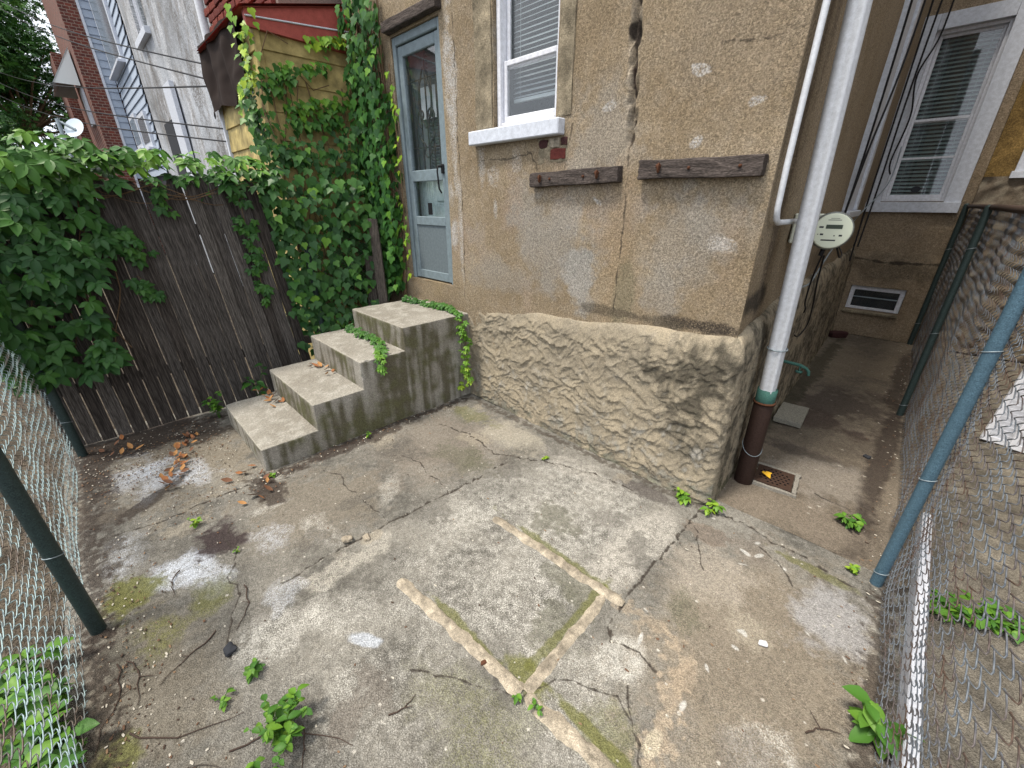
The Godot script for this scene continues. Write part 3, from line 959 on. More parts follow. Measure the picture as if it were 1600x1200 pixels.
	boxy("interior_wall", Vector3(-3.88, 0.0, -10.0), Vector3(0.655, 7.4, -5.42), M.interior, H)
	boxy("roof", Vector3(-3.9, 6.4, -5.2), Vector3(0.0, 6.55, 0.12), M.interior, H)
	boxy("party_wall", Vector3(-3.9, 0.0, -5.0), Vector3(-3.885, 6.4, -0.06), M.smooth_render, H)
	# foundation: thick trowelled render
	var ps := []
	var x := -2.34
	while x < -0.07:
		ps.append([Vector2(x, 0.0), Vector2(0, 1)])
		x += 0.0085
	for i in 9:
		var g := PI / 2.0 * i / 8.0
		ps.append([Vector2(-0.06, -0.06) + Vector2(sin(g), cos(g)) * 0.06, Vector2(sin(g), cos(g))])
	var z := -0.072
	while z > -5.1:
		ps.append([Vector2(side_x(z), z), Vector2(1, 0)])
		z -= 0.012 if z > -1.0 else 0.03
	var rows := 124
	var fb := MB.new()
	fb.grid(ps.size(), rows, func(i, j):
		var p: Vector2 = ps[i][0]
		var n: Vector2 = ps[i][1]
		var along: float = p.x - p.y
		var top: float
		if p.x < -0.06 and p.y > -0.01:
			top = lerpf(0.89, 1.045, clampf((p.x + 2.2) / 2.1, 0.0, 1.0))
		else:
			top = lerpf(1.045, 1.13, clampf(-p.y / 0.9, 0.0, 1.0))
		top += fn1.get_noise_1d(along * 120.0) * 0.02
		var t := float(j) / (rows - 1)
		var y := t * top
		var off := 0.0
		if t > 0.86:
			var q := (t - 0.86) / 0.14
			off = -0.06 * q * q
			y = top * (0.86 + 0.14 * sin(q * 1.5708))
		off += 0.02 * pow(1.0 - t, 3.0)
		if n.y > 0.5:
			off -= 0.042 * (1.0 - clampf((p.x + 2.1) / 1.7, 0.0, 1.0))
		# folds of the trowelled coat
		var wx := along + 0.09 * fn1.get_noise_2d(along * 120.0, y * 120.0)
		var wy := y + 0.09 * fn1.get_noise_2d(along * 120.0 + 500.0, y * 120.0)
		var a := fr.get_noise_2d(wx * 2.2, wy * 5.6 + wx * 1.6)
		var b := fr.get_noise_2d(wx * 6.5 + 40.0, wy * 12.0 - wx * 2.6)
		var d := pow(clampf(a * 0.5 + 0.5, 0.0, 1.0), 3.5) * 0.017 + pow(clampf(b * 0.5 + 0.5, 0.0, 1.0), 3.0) * 0.011 - 0.007
		d += fn2.get_noise_2d(along * 700.0, y * 700.0) * 0.003
		var amp := 1.0 if n.y > 0.5 else 0.55
		if t > 0.9:
			amp *= (1.0 - t) / 0.1
		off += d * amp
		# colour of the coat: tan, with mould, lime and algae
		var m1 := fn1.get_noise_2d(along * 130.0 + 70.0, y * 130.0)
		var m2 := fn2.get_noise_2d(along * 400.0, y * 400.0 + 90.0)
		var m3 := fn2.get_noise_2d(along * 1500.0, y * 1500.0)
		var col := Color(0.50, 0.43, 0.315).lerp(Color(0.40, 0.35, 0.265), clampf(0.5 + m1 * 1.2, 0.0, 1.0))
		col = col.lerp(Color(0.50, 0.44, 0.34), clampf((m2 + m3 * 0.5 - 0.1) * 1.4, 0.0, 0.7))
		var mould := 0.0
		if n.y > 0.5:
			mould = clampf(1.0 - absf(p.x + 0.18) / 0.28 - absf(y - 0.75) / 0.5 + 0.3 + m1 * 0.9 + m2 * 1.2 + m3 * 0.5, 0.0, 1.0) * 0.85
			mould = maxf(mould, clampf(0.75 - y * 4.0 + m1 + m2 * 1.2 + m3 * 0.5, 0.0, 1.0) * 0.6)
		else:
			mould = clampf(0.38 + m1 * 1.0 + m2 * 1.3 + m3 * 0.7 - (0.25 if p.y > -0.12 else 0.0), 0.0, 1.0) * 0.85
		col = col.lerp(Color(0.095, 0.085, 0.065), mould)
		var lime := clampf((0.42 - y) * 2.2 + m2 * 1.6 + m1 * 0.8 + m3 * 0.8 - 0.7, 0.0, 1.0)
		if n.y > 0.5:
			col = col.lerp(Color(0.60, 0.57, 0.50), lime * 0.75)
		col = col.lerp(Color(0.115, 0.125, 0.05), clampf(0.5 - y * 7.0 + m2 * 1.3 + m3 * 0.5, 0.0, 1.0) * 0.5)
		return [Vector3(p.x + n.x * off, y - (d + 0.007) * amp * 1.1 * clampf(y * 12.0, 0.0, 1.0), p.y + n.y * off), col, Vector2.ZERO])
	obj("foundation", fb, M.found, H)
	# window with its blue-white sill, and the patched render round it
	sash_window(H, Transform3D(Basis.IDENTITY, Vector3(win[0] + 0.002, win[1], -0.075)), 0.556, 1.29, 0.37, 0.2, 0.028)
	boxy("sill", Vector3(-2.115, 2.075, -0.12), Vector3(-1.272, 2.162, 0.022), M.white, H, 0.006)
	for b in [[-2.09, 2.17, -1.915], [-1.335, 2.17, -1.225]]:
		var q := MB.new()
		q.rough_box(Vector3(b[0], b[1], -0.2), Vector3(b[2], 3.7, -0.034), 0.03, 0.008, func(p, d):
			return [fn2.get_noise_3d(p.x * 300.0, p.y * 300.0, p.z * 300.0) * 0.006 + fn2.get_noise_3d(p.x * 1100.0, p.y * 1100.0, 5.0) * 0.004, Color(1, 1, 1)])
		obj("window_surround", q, M.smooth_render, H)
	var mp := MB.new()
	mp.rough_box(Vector3(-1.49, 1.925, -0.1), Vector3(-1.235, 2.07, -0.043), 0.02, 0.012, func(p, d):
		return [fn2.get_noise_3d(p.x * 600.0, p.y * 600.0, 2.0) * 0.012, Color(1, 1, 1)])
	obj("mortar_bed", mp, M.smooth_render, H)
	for b in [[-1.47, 2.015, -1.40, 2.058, "d"], [-1.385, 2.012, -1.30, 2.065, "g"], [-1.375, 1.945, -1.255, 2.004, "r"], [-1.295, 2.02, -1.245, 2.062, "d"]]:
		var q := MB.new()
		q.rough_box(Vector3(b[0], b[1], -0.1), Vector3(b[2], b[3], -0.034), 0.02, 0.005, func(p, d):
			return [fn2.get_noise_3d(p.x * 900.0, p.y * 900.0, p.z * 900.0) * 0.006, Color(1, 1, 1)])
		obj("mortar" if b[4] == "g" else "brick", q, M.mortar if b[4] == "g" else (M.brick_dark if b[4] == "d" else M.brick_b), H)
	# lintel over the door
	var lt := MB.new()
	lt.rough_box(Vector3(-0.37, -0.035, -0.06), Vector3(0.37, 0.035, 0.07), 0.03, 0.008, func(p, d):
		return [fn2.get_noise_3d(p.x * 120.0, p.y * 1500.0, p.z * 1500.0) * 0.008, Color(1, 1, 1)])
	var lo := obj("lintel", lt, M.grey_wood, H)
	lo.position = Vector3(-2.8, 2.985, -0.05)
	# two weathered battens bolted to the wall
	for b in [[-1.512, -0.838, 1.836, 0.042, 0.020], [-0.712, -0.10, 1.853, 0.043, -0.012]]:
		var l: float = (b[1] - b[0]) / 2.0
		var q := MB.new()
		q.rough_box(Vector3(-l, -b[3], -0.03), Vector3(l, b[3], 0.03), 0.02, 0.006, func(p, d):
			return [fn2.get_noise_3d(p.x * 150.0 + b[0] * 500.0, p.y * 1800.0, p.z * 1800.0) * 0.007 + fn1.get_noise_3d(p.x * 200.0, p.y * 300.0, 3.0) * 0.004, Color(1, 1, 1)])
		var o := obj("wall_batten", q, M.grey_wood, H)
		o.position = Vector3((b[0] + b[1]) / 2.0, b[2], -0.022)
		o.rotation.z = b[4]
		var bolts := [[-0.24, 1], [-0.16, 0], [0.10, 0], [0.20, 1]] if b[0] < -1.0 else [[-0.19, 1], [-0.03, 0], [0.21, 0]]
		for k in bolts:
			var r := MB.new()
			if k[1] == 1:
				r.tube([Vector3(k[0], 0.012, 0.025), Vector3(k[0], 0.012, 0.045)], 0.012, 8)
				var ring := []
				for a in 11:
					ring.append(Vector3(k[0] + 0.006, 0.004 + 0.02 * cos(a * TAU / 10.0), 0.044 + 0.008 * sin(a * TAU / 10.0)))
				r.tube(ring, 0.0055, 6, false)
				obj("hook", r, M.rust, o)
			else:
				r.tube([Vector3(k[0], 0.0, 0.02), Vector3(k[0], 0.0, 0.034), Vector3(k[0], 0.0, 0.037)], [0.008, 0.008, 0.004], 8)
				obj("bolt", r, M.rust, o)
	storm_door(H, door)
	# window and basement window in the rear wall
	var T2 := Transform3D(Basis.IDENTITY, Vector3(w2[0] + 0.002, w2[1] + 0.002, -5.13))
	var rw := sash_window(H, T2, 0.586, 1.716, 0.86, 0.08, 0.042, 0.46, mat(lin(0.20, 0.28, 0.28), 0.6))
	var dk := MB.new()
	for q in 14:
		var g := TAU * q / 14.0
		dk.vert(Vector3(0.29 + 0.045 * cos(g), 0.135 + 0.035 * sin(g), -0.0395))
	for q in range(1, 13):
		dk.tri(0, q, q + 1)
	obj("sticker", dk, M.interior, rw)
	for b in [[-0.29, 1.60, -0.155, 3.56], [0.425, 1.60, 0.57, 3.56]]:
		boxy("window_trim", Vector3(b[0], b[1], -5.14), Vector3(b[2], b[3], -5.065), M.white, H)
	boxy("window_trim", Vector3(-0.153, 3.415, -5.14), Vector3(0.423, 3.56, -5.066), M.white, H)
	boxy("window_sill", Vector3(-0.31, 1.58, -5.14), Vector3(0.575, 1.695, -5.035), M.white, H)
	var bw := Node3D.new()
	put(bw, "basement_window", H)
	var fm := MB.new()
	for b in [[-0.162, 0.345, -0.115, 0.655], [0.355, 0.345, 0.405, 0.655], [-0.115, 0.60, 0.355, 0.655], [-0.115, 0.345, 0.355, 0.375]]:
		fm.box(Vector3(b[0], b[1], -5.16), Vector3(b[2], b[3], -5.11), 0.004)
	obj("frame", fm, M.vinyl, bw)
	boxy("pane", Vector3(-0.116, 0.374, -5.14), Vector3(0.356, 0.601, -5.135), M.glass, bw, 0.0005)
	boxy("bar", Vector3(-0.115, 0.50, -5.15), Vector3(0.355, 0.512, -5.12), M.galv, bw)
	boxy("ledge", Vector3(-0.18, 0.29, -5.12), Vector3(0.41, 0.335, -5.03), M.smooth_render, H, 0.01)
	# white covered window on the side wall
	var sw := Node3D.new()
	put(sw, "side_window", H)
	sw.position = Vector3(-0.065 + side_x(-3.2), 1.62, -3.2)
	sw.rotation.y = atan(0.045)
	boxy("trim", Vector3(-0.02, 0.0, 0.24), Vector3(0.045, 2.1, 0.42), M.white, sw, 0.004)
	boxy("trim", Vector3(-0.02, 0.0, -0.52), Vector3(0.045, 2.1, -0.36), M.white, sw, 0.004)
	boxy("cover", Vector3(-0.02, 0.0, -0.358), Vector3(0.02, 2.1, 0.238), M.white, sw, 0.004)
	boxy("sill", Vector3(-0.02, -0.06, -0.55), Vector3(0.075, -0.002, 0.45), M.white, sw, 0.006)

func storm_door(H: Node, d: Array) -> void:
	var D := Node3D.new()
	put(D, "storm_door", H)
	D.position = Vector3(d[0], d[1], -0.06)
	D.set_meta("label", "blue-grey storm door with iron scroll grille behind glass")
	var w: float = d[2] - d[0]
	var h: float = d[3] - d[1]
	var fr2 := MB.new()
	for b in [[0.0, 0.0, 0.045, h], [w - 0.045, 0.0, w, h], [0.045, h - 0.06, w - 0.045, h]]:
		fr2.box(Vector3(b[0], b[1], -0.10), Vector3(b[2], b[3], 0.005), 0.006)
	obj("frame", fr2, M.door, D)
	var lf := MB.new()
	var a := 0.05
	var e := w - 0.05
	for b in [[a, 0.012, a + 0.06, h - 0.065], [e - 0.06, 0.012, e, h - 0.065]]:
		lf.box(Vector3(b[0], b[1], -0.045), Vector3(b[2], b[3], -0.012), 0.005)
	for b in [[0.012, 0.09], [0.50, 0.575], [0.865, 0.955], [h - 0.14, h - 0.066]]:
		lf.box(Vector3(a + 0.06, b[0], -0.044), Vector3(e - 0.06, b[1], -0.013), 0.005)
	obj("leaf", lf, M.door, D)
	boxy("kick_panel", Vector3(a + 0.055, 0.085, -0.038), Vector3(e - 0.055, 0.505, -0.024), M.door_panel, D)
	boxy("lower_pane", Vector3(a + 0.055, 0.57, -0.032), Vector3(e - 0.055, 0.87, -0.028), M.glass, D, 0.0005)
	boxy("upper_pane", Vector3(a + 0.055, 0.95, -0.032), Vector3(e - 0.055, h - 0.135, -0.028), M.glass, D, 0.0005)
	# the house door behind
	var id := MB.new()
	id.box(Vector3(0.02, 0.0, -0.17), Vector3(w - 0.02, 0.93, -0.135), 0.004)
	for q in 6:
		id.box(Vector3(0.06 + q * 0.035, 0.5, -0.137), Vector3(0.088 + q * 0.035, 0.93, -0.131), 0.002)
	for b in [[0.70, 0.90], [0.55, 0.67]]:
		id.box(Vector3(0.31, b[0], -0.137), Vector3(w - 0.11, b[1], -0.122), 0.012)
	obj("inner_door", id, M.door_in, D)
	boxy("inner_frame", Vector3(0.02, 0.932, -0.17), Vector3(0.24, h, -0.14), M.door_panel, D)
	var bl := MB.new()
	var y := 0.97
	while y < h - 0.1:
		bl.T = Transform3D(Basis(Vector3.RIGHT, -0.6), Vector3(0, y, -0.155))
		bl.box(Vector3(0.25, -0.001, -0.014), Vector3(w - 0.06, 0.001, 0.014), 0.0003)
		y += 0.026
	obj("blind", bl, mat(lin(0.22, 0.27, 0.30), 0.6), D)
	# scroll grille
	var g := MB.new()
	var z := -0.06
	for yy in [1.13, 1.62]:
		g.tube([Vector3(a + 0.05, yy, z), Vector3(e - 0.05, yy, z)], 0.006, 6)
	for xx in [0.17, 0.255, 0.34, 0.42, 0.50]:
		g.tube([Vector3(xx, 0.955, z), Vector3(xx, 1.79 if absf(xx - 0.34) < 0.01 else (1.62 if xx > 0.2 and xx < 0.45 else 1.55), z)], 0.0075, 6)
	for sgn in [-1.0, 1.0]:
		var pts := []
		for i in 30:
			var t := i / 29.0
			var r := 0.065 * (1.0 - t * 0.75)
			var q := -PI / 2.0 + t * 8.2
			pts.append(Vector3(0.34 + sgn * (0.078 + r * cos(q) * 0.9 - 0.01), 1.34 + r * sin(q) + t * 0.04, z + 0.012))
		g.tube(pts, 0.0075, 6)
		var up := []
		for i in 14:
			var t := i / 13.0
			up.append(Vector3(0.34 + sgn * (0.005 + 0.10 * sin(t * PI) * (1.0 - 0.3 * t)), 1.27 + t * 0.42, z + 0.012))
		g.tube(up, 0.0075, 6)
		var lo := []
		for i in 14:
			var t := i / 13.0
			lo.append(Vector3(0.34 + sgn * (0.01 + 0.085 * t + 0.02 * sin(t * 9.0)), 1.05 + t * 0.18, z + 0.012))
		g.tube(lo, 0.0075, 6)
	obj("grille", g, M.iron, D)
	var hd := MB.new()
	hd.box(Vector3(e - 0.055, 0.915, -0.012), Vector3(e - 0.022, 0.985, 0.004), 0.004)
	hd.tube([Vector3(e - 0.038, 0.97, 0.0), Vector3(e - 0.036, 0.965, 0.045), Vector3(e - 0.034, 0.93, 0.055), Vector3(e - 0.03, 0.80, 0.05), Vector3(e - 0.025, 0.765, 0.03)], 0.007, 8)
	obj("handle", hd, M.black, D)
	boxy("sticker", Vector3(0.30, 0.59, -0.0278), Vector3(0.365, 0.69, -0.0272), M.black, D, 0.0001)
	boxy("notice", Vector3(0.17, 1.35, -0.118), Vector3(0.40, 1.58, -0.116), mat(lin(0.42, 0.48, 0.52), 0.8), D, 0.0004)

# ---------------------------------------------------------------- concrete steps
func steps() -> void:
	var S := thing("concrete_steps", "four stained concrete steps up to the blue-grey storm door", "steps")
	var k := 0
	for b in [[1.413, 1.79, 0.166, -3.26], [1.024, 1.409, 0.372, -3.27], [0.637, 1.020, 0.594, -3.27], [-0.03, 0.633, 0.786, -3.2]]:
		var mb := MB.new()
		var sd := 0.0
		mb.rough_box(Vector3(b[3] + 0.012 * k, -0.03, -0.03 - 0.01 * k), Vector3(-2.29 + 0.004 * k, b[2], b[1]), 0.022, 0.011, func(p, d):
			var n1 := fn1.get_noise_3d(p.x * 60.0, p.y * 60.0 + sd, p.z * 60.0)
			var n2 := fn2.get_noise_3d(p.x * 380.0, p.y * 380.0 + sd, p.z * 380.0)
			var n3 := fn2.get_noise_3d(p.x * 1500.0, p.y * 1500.0, p.z * 1500.0)
			var off := n1 * 0.006 + n2 * 0.003 + n3 * 0.0015
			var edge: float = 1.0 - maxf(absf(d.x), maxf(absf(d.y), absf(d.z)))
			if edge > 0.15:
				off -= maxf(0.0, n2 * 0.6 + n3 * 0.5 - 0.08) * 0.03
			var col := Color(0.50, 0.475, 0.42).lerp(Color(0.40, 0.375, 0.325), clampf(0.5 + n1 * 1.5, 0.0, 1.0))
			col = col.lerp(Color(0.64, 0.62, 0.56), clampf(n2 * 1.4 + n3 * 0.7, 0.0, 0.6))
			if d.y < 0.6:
				# run-off streaks and algae on the uprights, spread wider to paint in their shade
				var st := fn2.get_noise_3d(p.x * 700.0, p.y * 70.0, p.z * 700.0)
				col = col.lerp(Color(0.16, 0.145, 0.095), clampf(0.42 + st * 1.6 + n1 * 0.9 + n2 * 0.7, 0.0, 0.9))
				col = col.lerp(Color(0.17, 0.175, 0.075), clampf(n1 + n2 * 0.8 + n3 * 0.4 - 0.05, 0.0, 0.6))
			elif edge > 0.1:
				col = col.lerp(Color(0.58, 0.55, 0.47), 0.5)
			return [off, col])
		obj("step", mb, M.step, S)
		k += 1

# ---------------------------------------------------------------- pipes, meter, cables
func fittings() -> void:
	# rain pipe
	var R := thing("downspout", "white ribbed downspout running into a brown iron pipe at the corner", "downspout")
	var path := [Vector3(0.069, 0.66, -0.427), Vector3(0.060, 1.1, -0.397), Vector3(0.050, 1.74, -0.345), Vector3(0.035, 2.45, -0.305), Vector3(0.005, 4.2, -0.2)]
	var mb := MB.new()
	var n := 28
	for i in path.size():
		for q in n:
			var g := TAU * q / n
			var r := 0.046 + (0.004 if (q / 2) % 2 == 0 else 0.0)
			var u := Vector2(cos(g), sin(g))
			var m: float = max(absf(u.x), absf(u.y))
			u = u.lerp(u / m, 0.55) * r
			mb.vert(path[i] + Vector3(u.x * 0.85, 0, u.y))
	for i in path.size() - 1:
		for q in n:
			var q2 := (q + 1) % n
			mb.quad(i * n + q, (i + 1) * n + q, (i + 1) * n + q2, i * n + q2)
	obj("pipe", mb, M.spout, R)
	for y in [0.93, 2.75]:
		var t: float = clampf((y - 0.66) / 1.79, 0.0, 1.0)
		var c := Vector3(lerpf(0.069, 0.035, t), y, lerpf(-0.427, -0.305, t))
		var st := MB.new()
		var ring := []
		for q in 21:
			var g := TAU * q / 20.0
			ring.append(c + Vector3(cos(g) * 0.05, 0, sin(g) * 0.057))
		st.tube(ring, 0.004, 5, false)
		obj("strap", st, M.galv, R)
	var lo := MB.new()
	lo.tube([Vector3(0.072, -0.01, -0.43), Vector3(0.071, 0.3, -0.428), Vector3(0.069, 0.58, -0.427)], [0.056, 0.055, 0.055], 20)
	obj("lower_pipe", lo, M.cast, R)
	var lip := MB.new()
	lip.tube([Vector3(0.069, 0.578, -0.427), Vector3(0.069, 0.592, -0.427)], [0.061, 0.060], 20)
	obj("pipe_lip", lip, M.rust, R)
	var vg := MB.new()
	vg.tube([Vector3(0.069, 0.59, -0.427), Vector3(0.069, 0.672, -0.427)], [0.053, 0.054], 20)
	obj("green_collar", vg, M.verdigris, R)
	var wr := MB.new()
	var ring := []
	for q in 25:
		var g := TAU * q / 24.0
		ring.append(Vector3(0.07 + cos(g) * 0.058, 0.27 + 0.045 * cos(g + 2.2), -0.428 + sin(g) * 0.058))
	wr.tube(ring, 0.0022, 5, false)
	obj("wire_tie", wr, M.galv, R)
	# conduit
	var c2 := MB.new()
	var cp := [Vector3(-0.035, 4.2, -0.12), Vector3(-0.03, 2.41, -0.085), Vector3(-0.03, 1.84, -0.085), Vector3(-0.03, 1.67, -0.10), Vector3(-0.028, 1.625, -0.115), Vector3(-0.028, 1.607, -0.16), Vector3(-0.03, 1.605, -0.45), Vector3(-0.03, 1.60, -0.62)]
	c2.tube(cp, 0.0135, 10)
	var co := obj("conduit", c2, M.spout)
	tag(co, "thin white conduit bending at the house corner toward the meter", "conduit")
	# meter
	var E := thing("electric_meter", "round pale electric meter on a box behind the downspout", "meter")
	E.position = Vector3(0.112, 1.553, -0.68)
	E.rotation.y = deg_to_rad(14.0)
	var bx := MB.new()
	bx.box(Vector3(-0.185, -0.075, -0.13), Vector3(0.02, 0.085, -0.045), 0.006)
	bx.box(Vector3(-0.075, -0.06, -0.10), Vector3(0.06, 0.06, -0.03), 0.006)
	obj("box", bx, mat(lin(0.50, 0.52, 0.44), 0.5), E)
	var rim := MB.new()
	rim.tube([Vector3(0, 0, -0.05), Vector3(0, 0, -0.012), Vector3(0, 0, -0.004), Vector3(0, 0, 0.0)], [0.097, 0.099, 0.097, 0.093], 32)
	obj("rim", rim, mat(lin(0.17, 0.18, 0.17), 0.4, {"metal": 0.5}), E)
	var fc := MB.new()
	fc.tube([Vector3(0, 0, -0.01), Vector3(0, 0, 0.012), Vector3(0, 0, 0.018)], [0.091, 0.090, 0.084], 32)
	obj("face", fc, mat(lin(0.60, 0.64, 0.52), 0.35), E)
	boxy("display", Vector3(-0.032, 0.012, 0.012), Vector3(0.042, 0.033, 0.0195), mat(lin(0.05, 0.065, 0.05), 0.3), E, 0.001)
	for b in [[-0.062, 0.015, -0.042, 0.024], [-0.05, -0.022, -0.035, -0.013], [0.035, -0.026, 0.05, -0.017], [-0.062, -0.02, -0.057, -0.015], [0.012, -0.026, 0.018, -0.02], [-0.04, -0.05, 0.026, -0.043], [-0.03, 0.055, 0.03, 0.058], [-0.02, 0.064, 0.02, 0.066]]:
		boxy("marking", Vector3(b[0], b[1], 0.0150), Vector3(b[2], b[3], 0.0187), M.interior, E, 0.0005)
	var plug := MB.new()
	plug.tube([Vector3(-0.01, -0.095, -0.04), Vector3(-0.015, -0.135, -0.04)], 0.012, 8)
	obj("gland", plug, M.black, E)
	# cables: each one its own line
	var x := func(z: float, out: float) -> float:
		return -0.055 + side_x(z) + out
	var cables := [
		["black cable hanging in a loop under the meter, left strand", [Vector3(0.095, 1.42, -0.72), Vector3(0.07, 1.28, -0.78), Vector3(0.05, 1.12, -0.9), Vector3(0.03, 1.04, -1.1), Vector3(0.02, 1.0, -1.15)], 0.005, 0],
		["black cable hanging below the meter, right strand with the long loop", [Vector3(0.105, 1.42, -0.72), Vector3(0.09, 1.25, -0.85), Vector3(0.05, 1.05, -1.2), Vector3(0.03, 0.88, -1.35), Vector3(0.02, 0.82, -1.2), Vector3(0.02, 0.86, -1.05)], 0.005, 0],
		["black cable curving from the meter's right edge toward the far wall", [Vector3(0.15, 1.46, -0.75), Vector3(0.14, 1.39, -1.0), Vector3(0.05, 1.36, -1.7), Vector3(x.call(-2.6, 0.02), 1.40, -2.6)], 0.005, 0],
		["grey-white cable running along the ledge of the side wall", [Vector3(x.call(-0.5, 0.06), 1.10, -0.55), Vector3(x.call(-0.9, 0.05), 1.16, -0.95), Vector3(x.call(-1.4, 0.06), 1.14, -1.5), Vector3(x.call(-1.8, 0.06), 1.19, -1.8), Vector3(x.call(-2.6, 0.05), 1.36, -2.6), Vector3(x.call(-3.8, 0.05), 1.56, -3.8), Vector3(-0.12, 1.9, -4.9), Vector3(-0.12, 2.3, -5.0)], 0.006, 1],
		["black cable running beside the left edge of the white panel", [Vector3(x.call(-2.6, 0.03), 1.3, -2.6), Vector3(x.call(-2.65, 0.05), 2.0, -2.65), Vector3(x.call(-2.7, 0.06), 3.2, -2.6), Vector3(x.call(-2.5, 0.06), 4.4, -2.3)], 0.008, 0],
		["black cable crossing diagonally over the white panel", [Vector3(x.call(-2.7, 0.03), 1.5, -2.7), Vector3(x.call(-2.75, 0.06), 2.1, -2.75), Vector3(x.call(-3.2, 0.08), 2.9, -3.2), Vector3(x.call(-3.3, 0.09), 4.2, -3.3)], 0.008, 0],
		["black cable in the far corner, hanging left of the tall window", [Vector3(-0.17, 1.05, -4.2), Vector3(-0.19, 1.8, -4.3), Vector3(-0.21, 2.6, -4.5), Vector3(-0.22, 4.3, -4.6)], 0.009, 0],
		["black cable in the far corner, middle of the bundle", [Vector3(-0.16, 1.2, -4.4), Vector3(-0.17, 1.9, -4.6), Vector3(-0.18, 2.9, -4.7), Vector3(-0.15, 4.3, -4.8)], 0.009, 0],
		["black cable bowing across the left trim of the tall window", [Vector3(-0.13, 2.0, -4.9), Vector3(-0.17, 2.15, -4.95), Vector3(-0.13, 2.6, -4.97), Vector3(-0.19, 3.0, -4.97), Vector3(-0.1, 3.4, -4.97), Vector3(-0.1, 4.3, -4.97)], 0.009, 0],
		["thin dark cable beside the white conduit at the corner", [Vector3(-0.045, 4.2, -0.20), Vector3(-0.04, 2.6, -0.15), Vector3(-0.035, 2.1, -0.13), Vector3(-0.035, 1.9, -0.10)], 0.006, 0],
	]
	for k in cables:
		var cu := Curve3D.new()
		var P: Array = k[1]
		for i in P.size():
			var d: Vector3 = (P[mini(i + 1, P.size() - 1)] - P[maxi(i - 1, 0)]) / 6.0
			cu.add_point(P[i], -d, d)
		cu.bake_interval = 0.05
		var t := MB.new()
		t.tube(Array(cu.get_baked_points()), k[2], 6)
		tag(obj("cable", t, M.galv if k[3] == 1 else M.black), k[0], "cable", "cables on the passage wall")
	# outside tap
	var tp := thing("garden_tap", "green weathered tap on the passage wall behind the downspout", "tap")
	tp.position = Vector3(-0.065, 0.55, -1.35)
	var q := MB.new()
	q.tube([Vector3(0.0, 0.02, 0), Vector3(0.13, 0.015, 0.0), Vector3(0.17, 0.0, 0.0)], 0.012, 8)
	q.tube([Vector3(0.165, 0.005, 0), Vector3(0.19, -0.02, 0), Vector3(0.195, -0.05, 0)], 0.011, 8)
	obj("spout", q, M.verdigris, tp)
	var hd := MB.new()
	hd.tube([Vector3(0.13, 0.01, 0), Vector3(0.13, -0.035, 0)], 0.006, 6)
	hd.tube([Vector3(0.13, -0.03, -0.0), Vector3(0.13, -0.042, 0.0)], 0.024, 10)
	obj("wheel_handle", hd, M.verdigris, tp)
	# drain with perforated cover
	var D := thing("floor_drain", "rusty perforated drain cover set in a pale frame by the pipe", "drain")
	D.position = Vector3(0.215, 0.018, -0.575)
	D.rotation.y = 0.12
	var cb := CSGBox3D.new()
	cb.size = Vector3(0.21, 0.012, 0.22)
	for i in 7:
		for j in 7:
			var p := Vector2((i - 3) * 0.027 + (0.0135 if j % 2 == 1 else 0.0), (j - 3) * 0.027)
			if p.length() > 0.088:
				continue
			var hole := CSGCylinder3D.new()
			hole.operation = CSGShape3D.OPERATION_SUBTRACTION
			hole.radius = 0.0075
			hole.height = 0.05
			hole.sides = 10
			hole.position = Vector3(p.x, 0, p.y)
			hole.name = "hole_%03d" % (i * 7 + j)
			hole.material = M.black  # hole walls coloured black in place of the shade inside
			cb.add_child(hole)
	cb.material = mat(lin(0.085, 0.05, 0.036), 0.8, {"grain": M.t_conc, "scale": 4.0, "bump": M.t_conc_h, "depth": 0.2})
	put(cb, "cover", D)
	boxy("black_plate", Vector3(-0.10, -0.2, -0.105), Vector3(0.10, -0.0065, 0.105), M.black, D)  # black plate just under the cover stands in for the dark depth below
	for b in [[-0.14, -0.145, 0.14, -0.115], [0.11, -0.113, 0.135, 0.113], [-0.14, 0.115, 0.14, 0.135]]:
		var f := MB.new()
		f.rough_box(Vector3(b[0], -0.06, b[1]), Vector3(b[2], 0.004, b[3]), 0.02, 0.004, func(p, d):
			return [fn2.get_noise_3d(p.x * 900.0, p.y * 900.0, p.z * 900.0) * 0.005, Color(1, 1, 1)])
		obj("frame_edge", f, mat(lin(0.36, 0.34, 0.30), 0.95, {"grain": M.t_conc, "scale": 3.0}), D)
	# paving slab
	var sl := MB.new()
	sl.rough_box(Vector3(-0.10, 0.0, -0.19), Vector3(0.10, 0.045, 0.19), 0.03, 0.006, func(p, d):
		return [fn2.get_noise_3d(p.x * 500.0, p.y * 500.0, p.z * 500.0) * 0.005, Color(0.42, 0.41, 0.35)])
	var so := obj("paving_slab", sl, M.step)
	so.position = Vector3(0.062, 0.006, -1.655)
	so.rotation.y = 0.06
	tag(so, "loose grey paving slab lying against the passage wall", "slab")
	var br := MB.new()
	br.rough_box(Vector3(-0.1, 0, -0.05), Vector3(0.1, 0.08, 0.05), 0.03, 0.012, func(p, d):
		return [fn2.get_noise_3d(p.x * 400.0, p.y * 400.0, p.z * 400.0) * 0.014, Color(1, 1, 1)])
	var bo := obj("broken_brick", br, M.brick_dark)
	bo.position = Vector3(-0.1, 0.0, -4.72)
	bo.rotation.y = 0.7
	tag(bo, "broken dark brick at the far end of the passage", "brick")

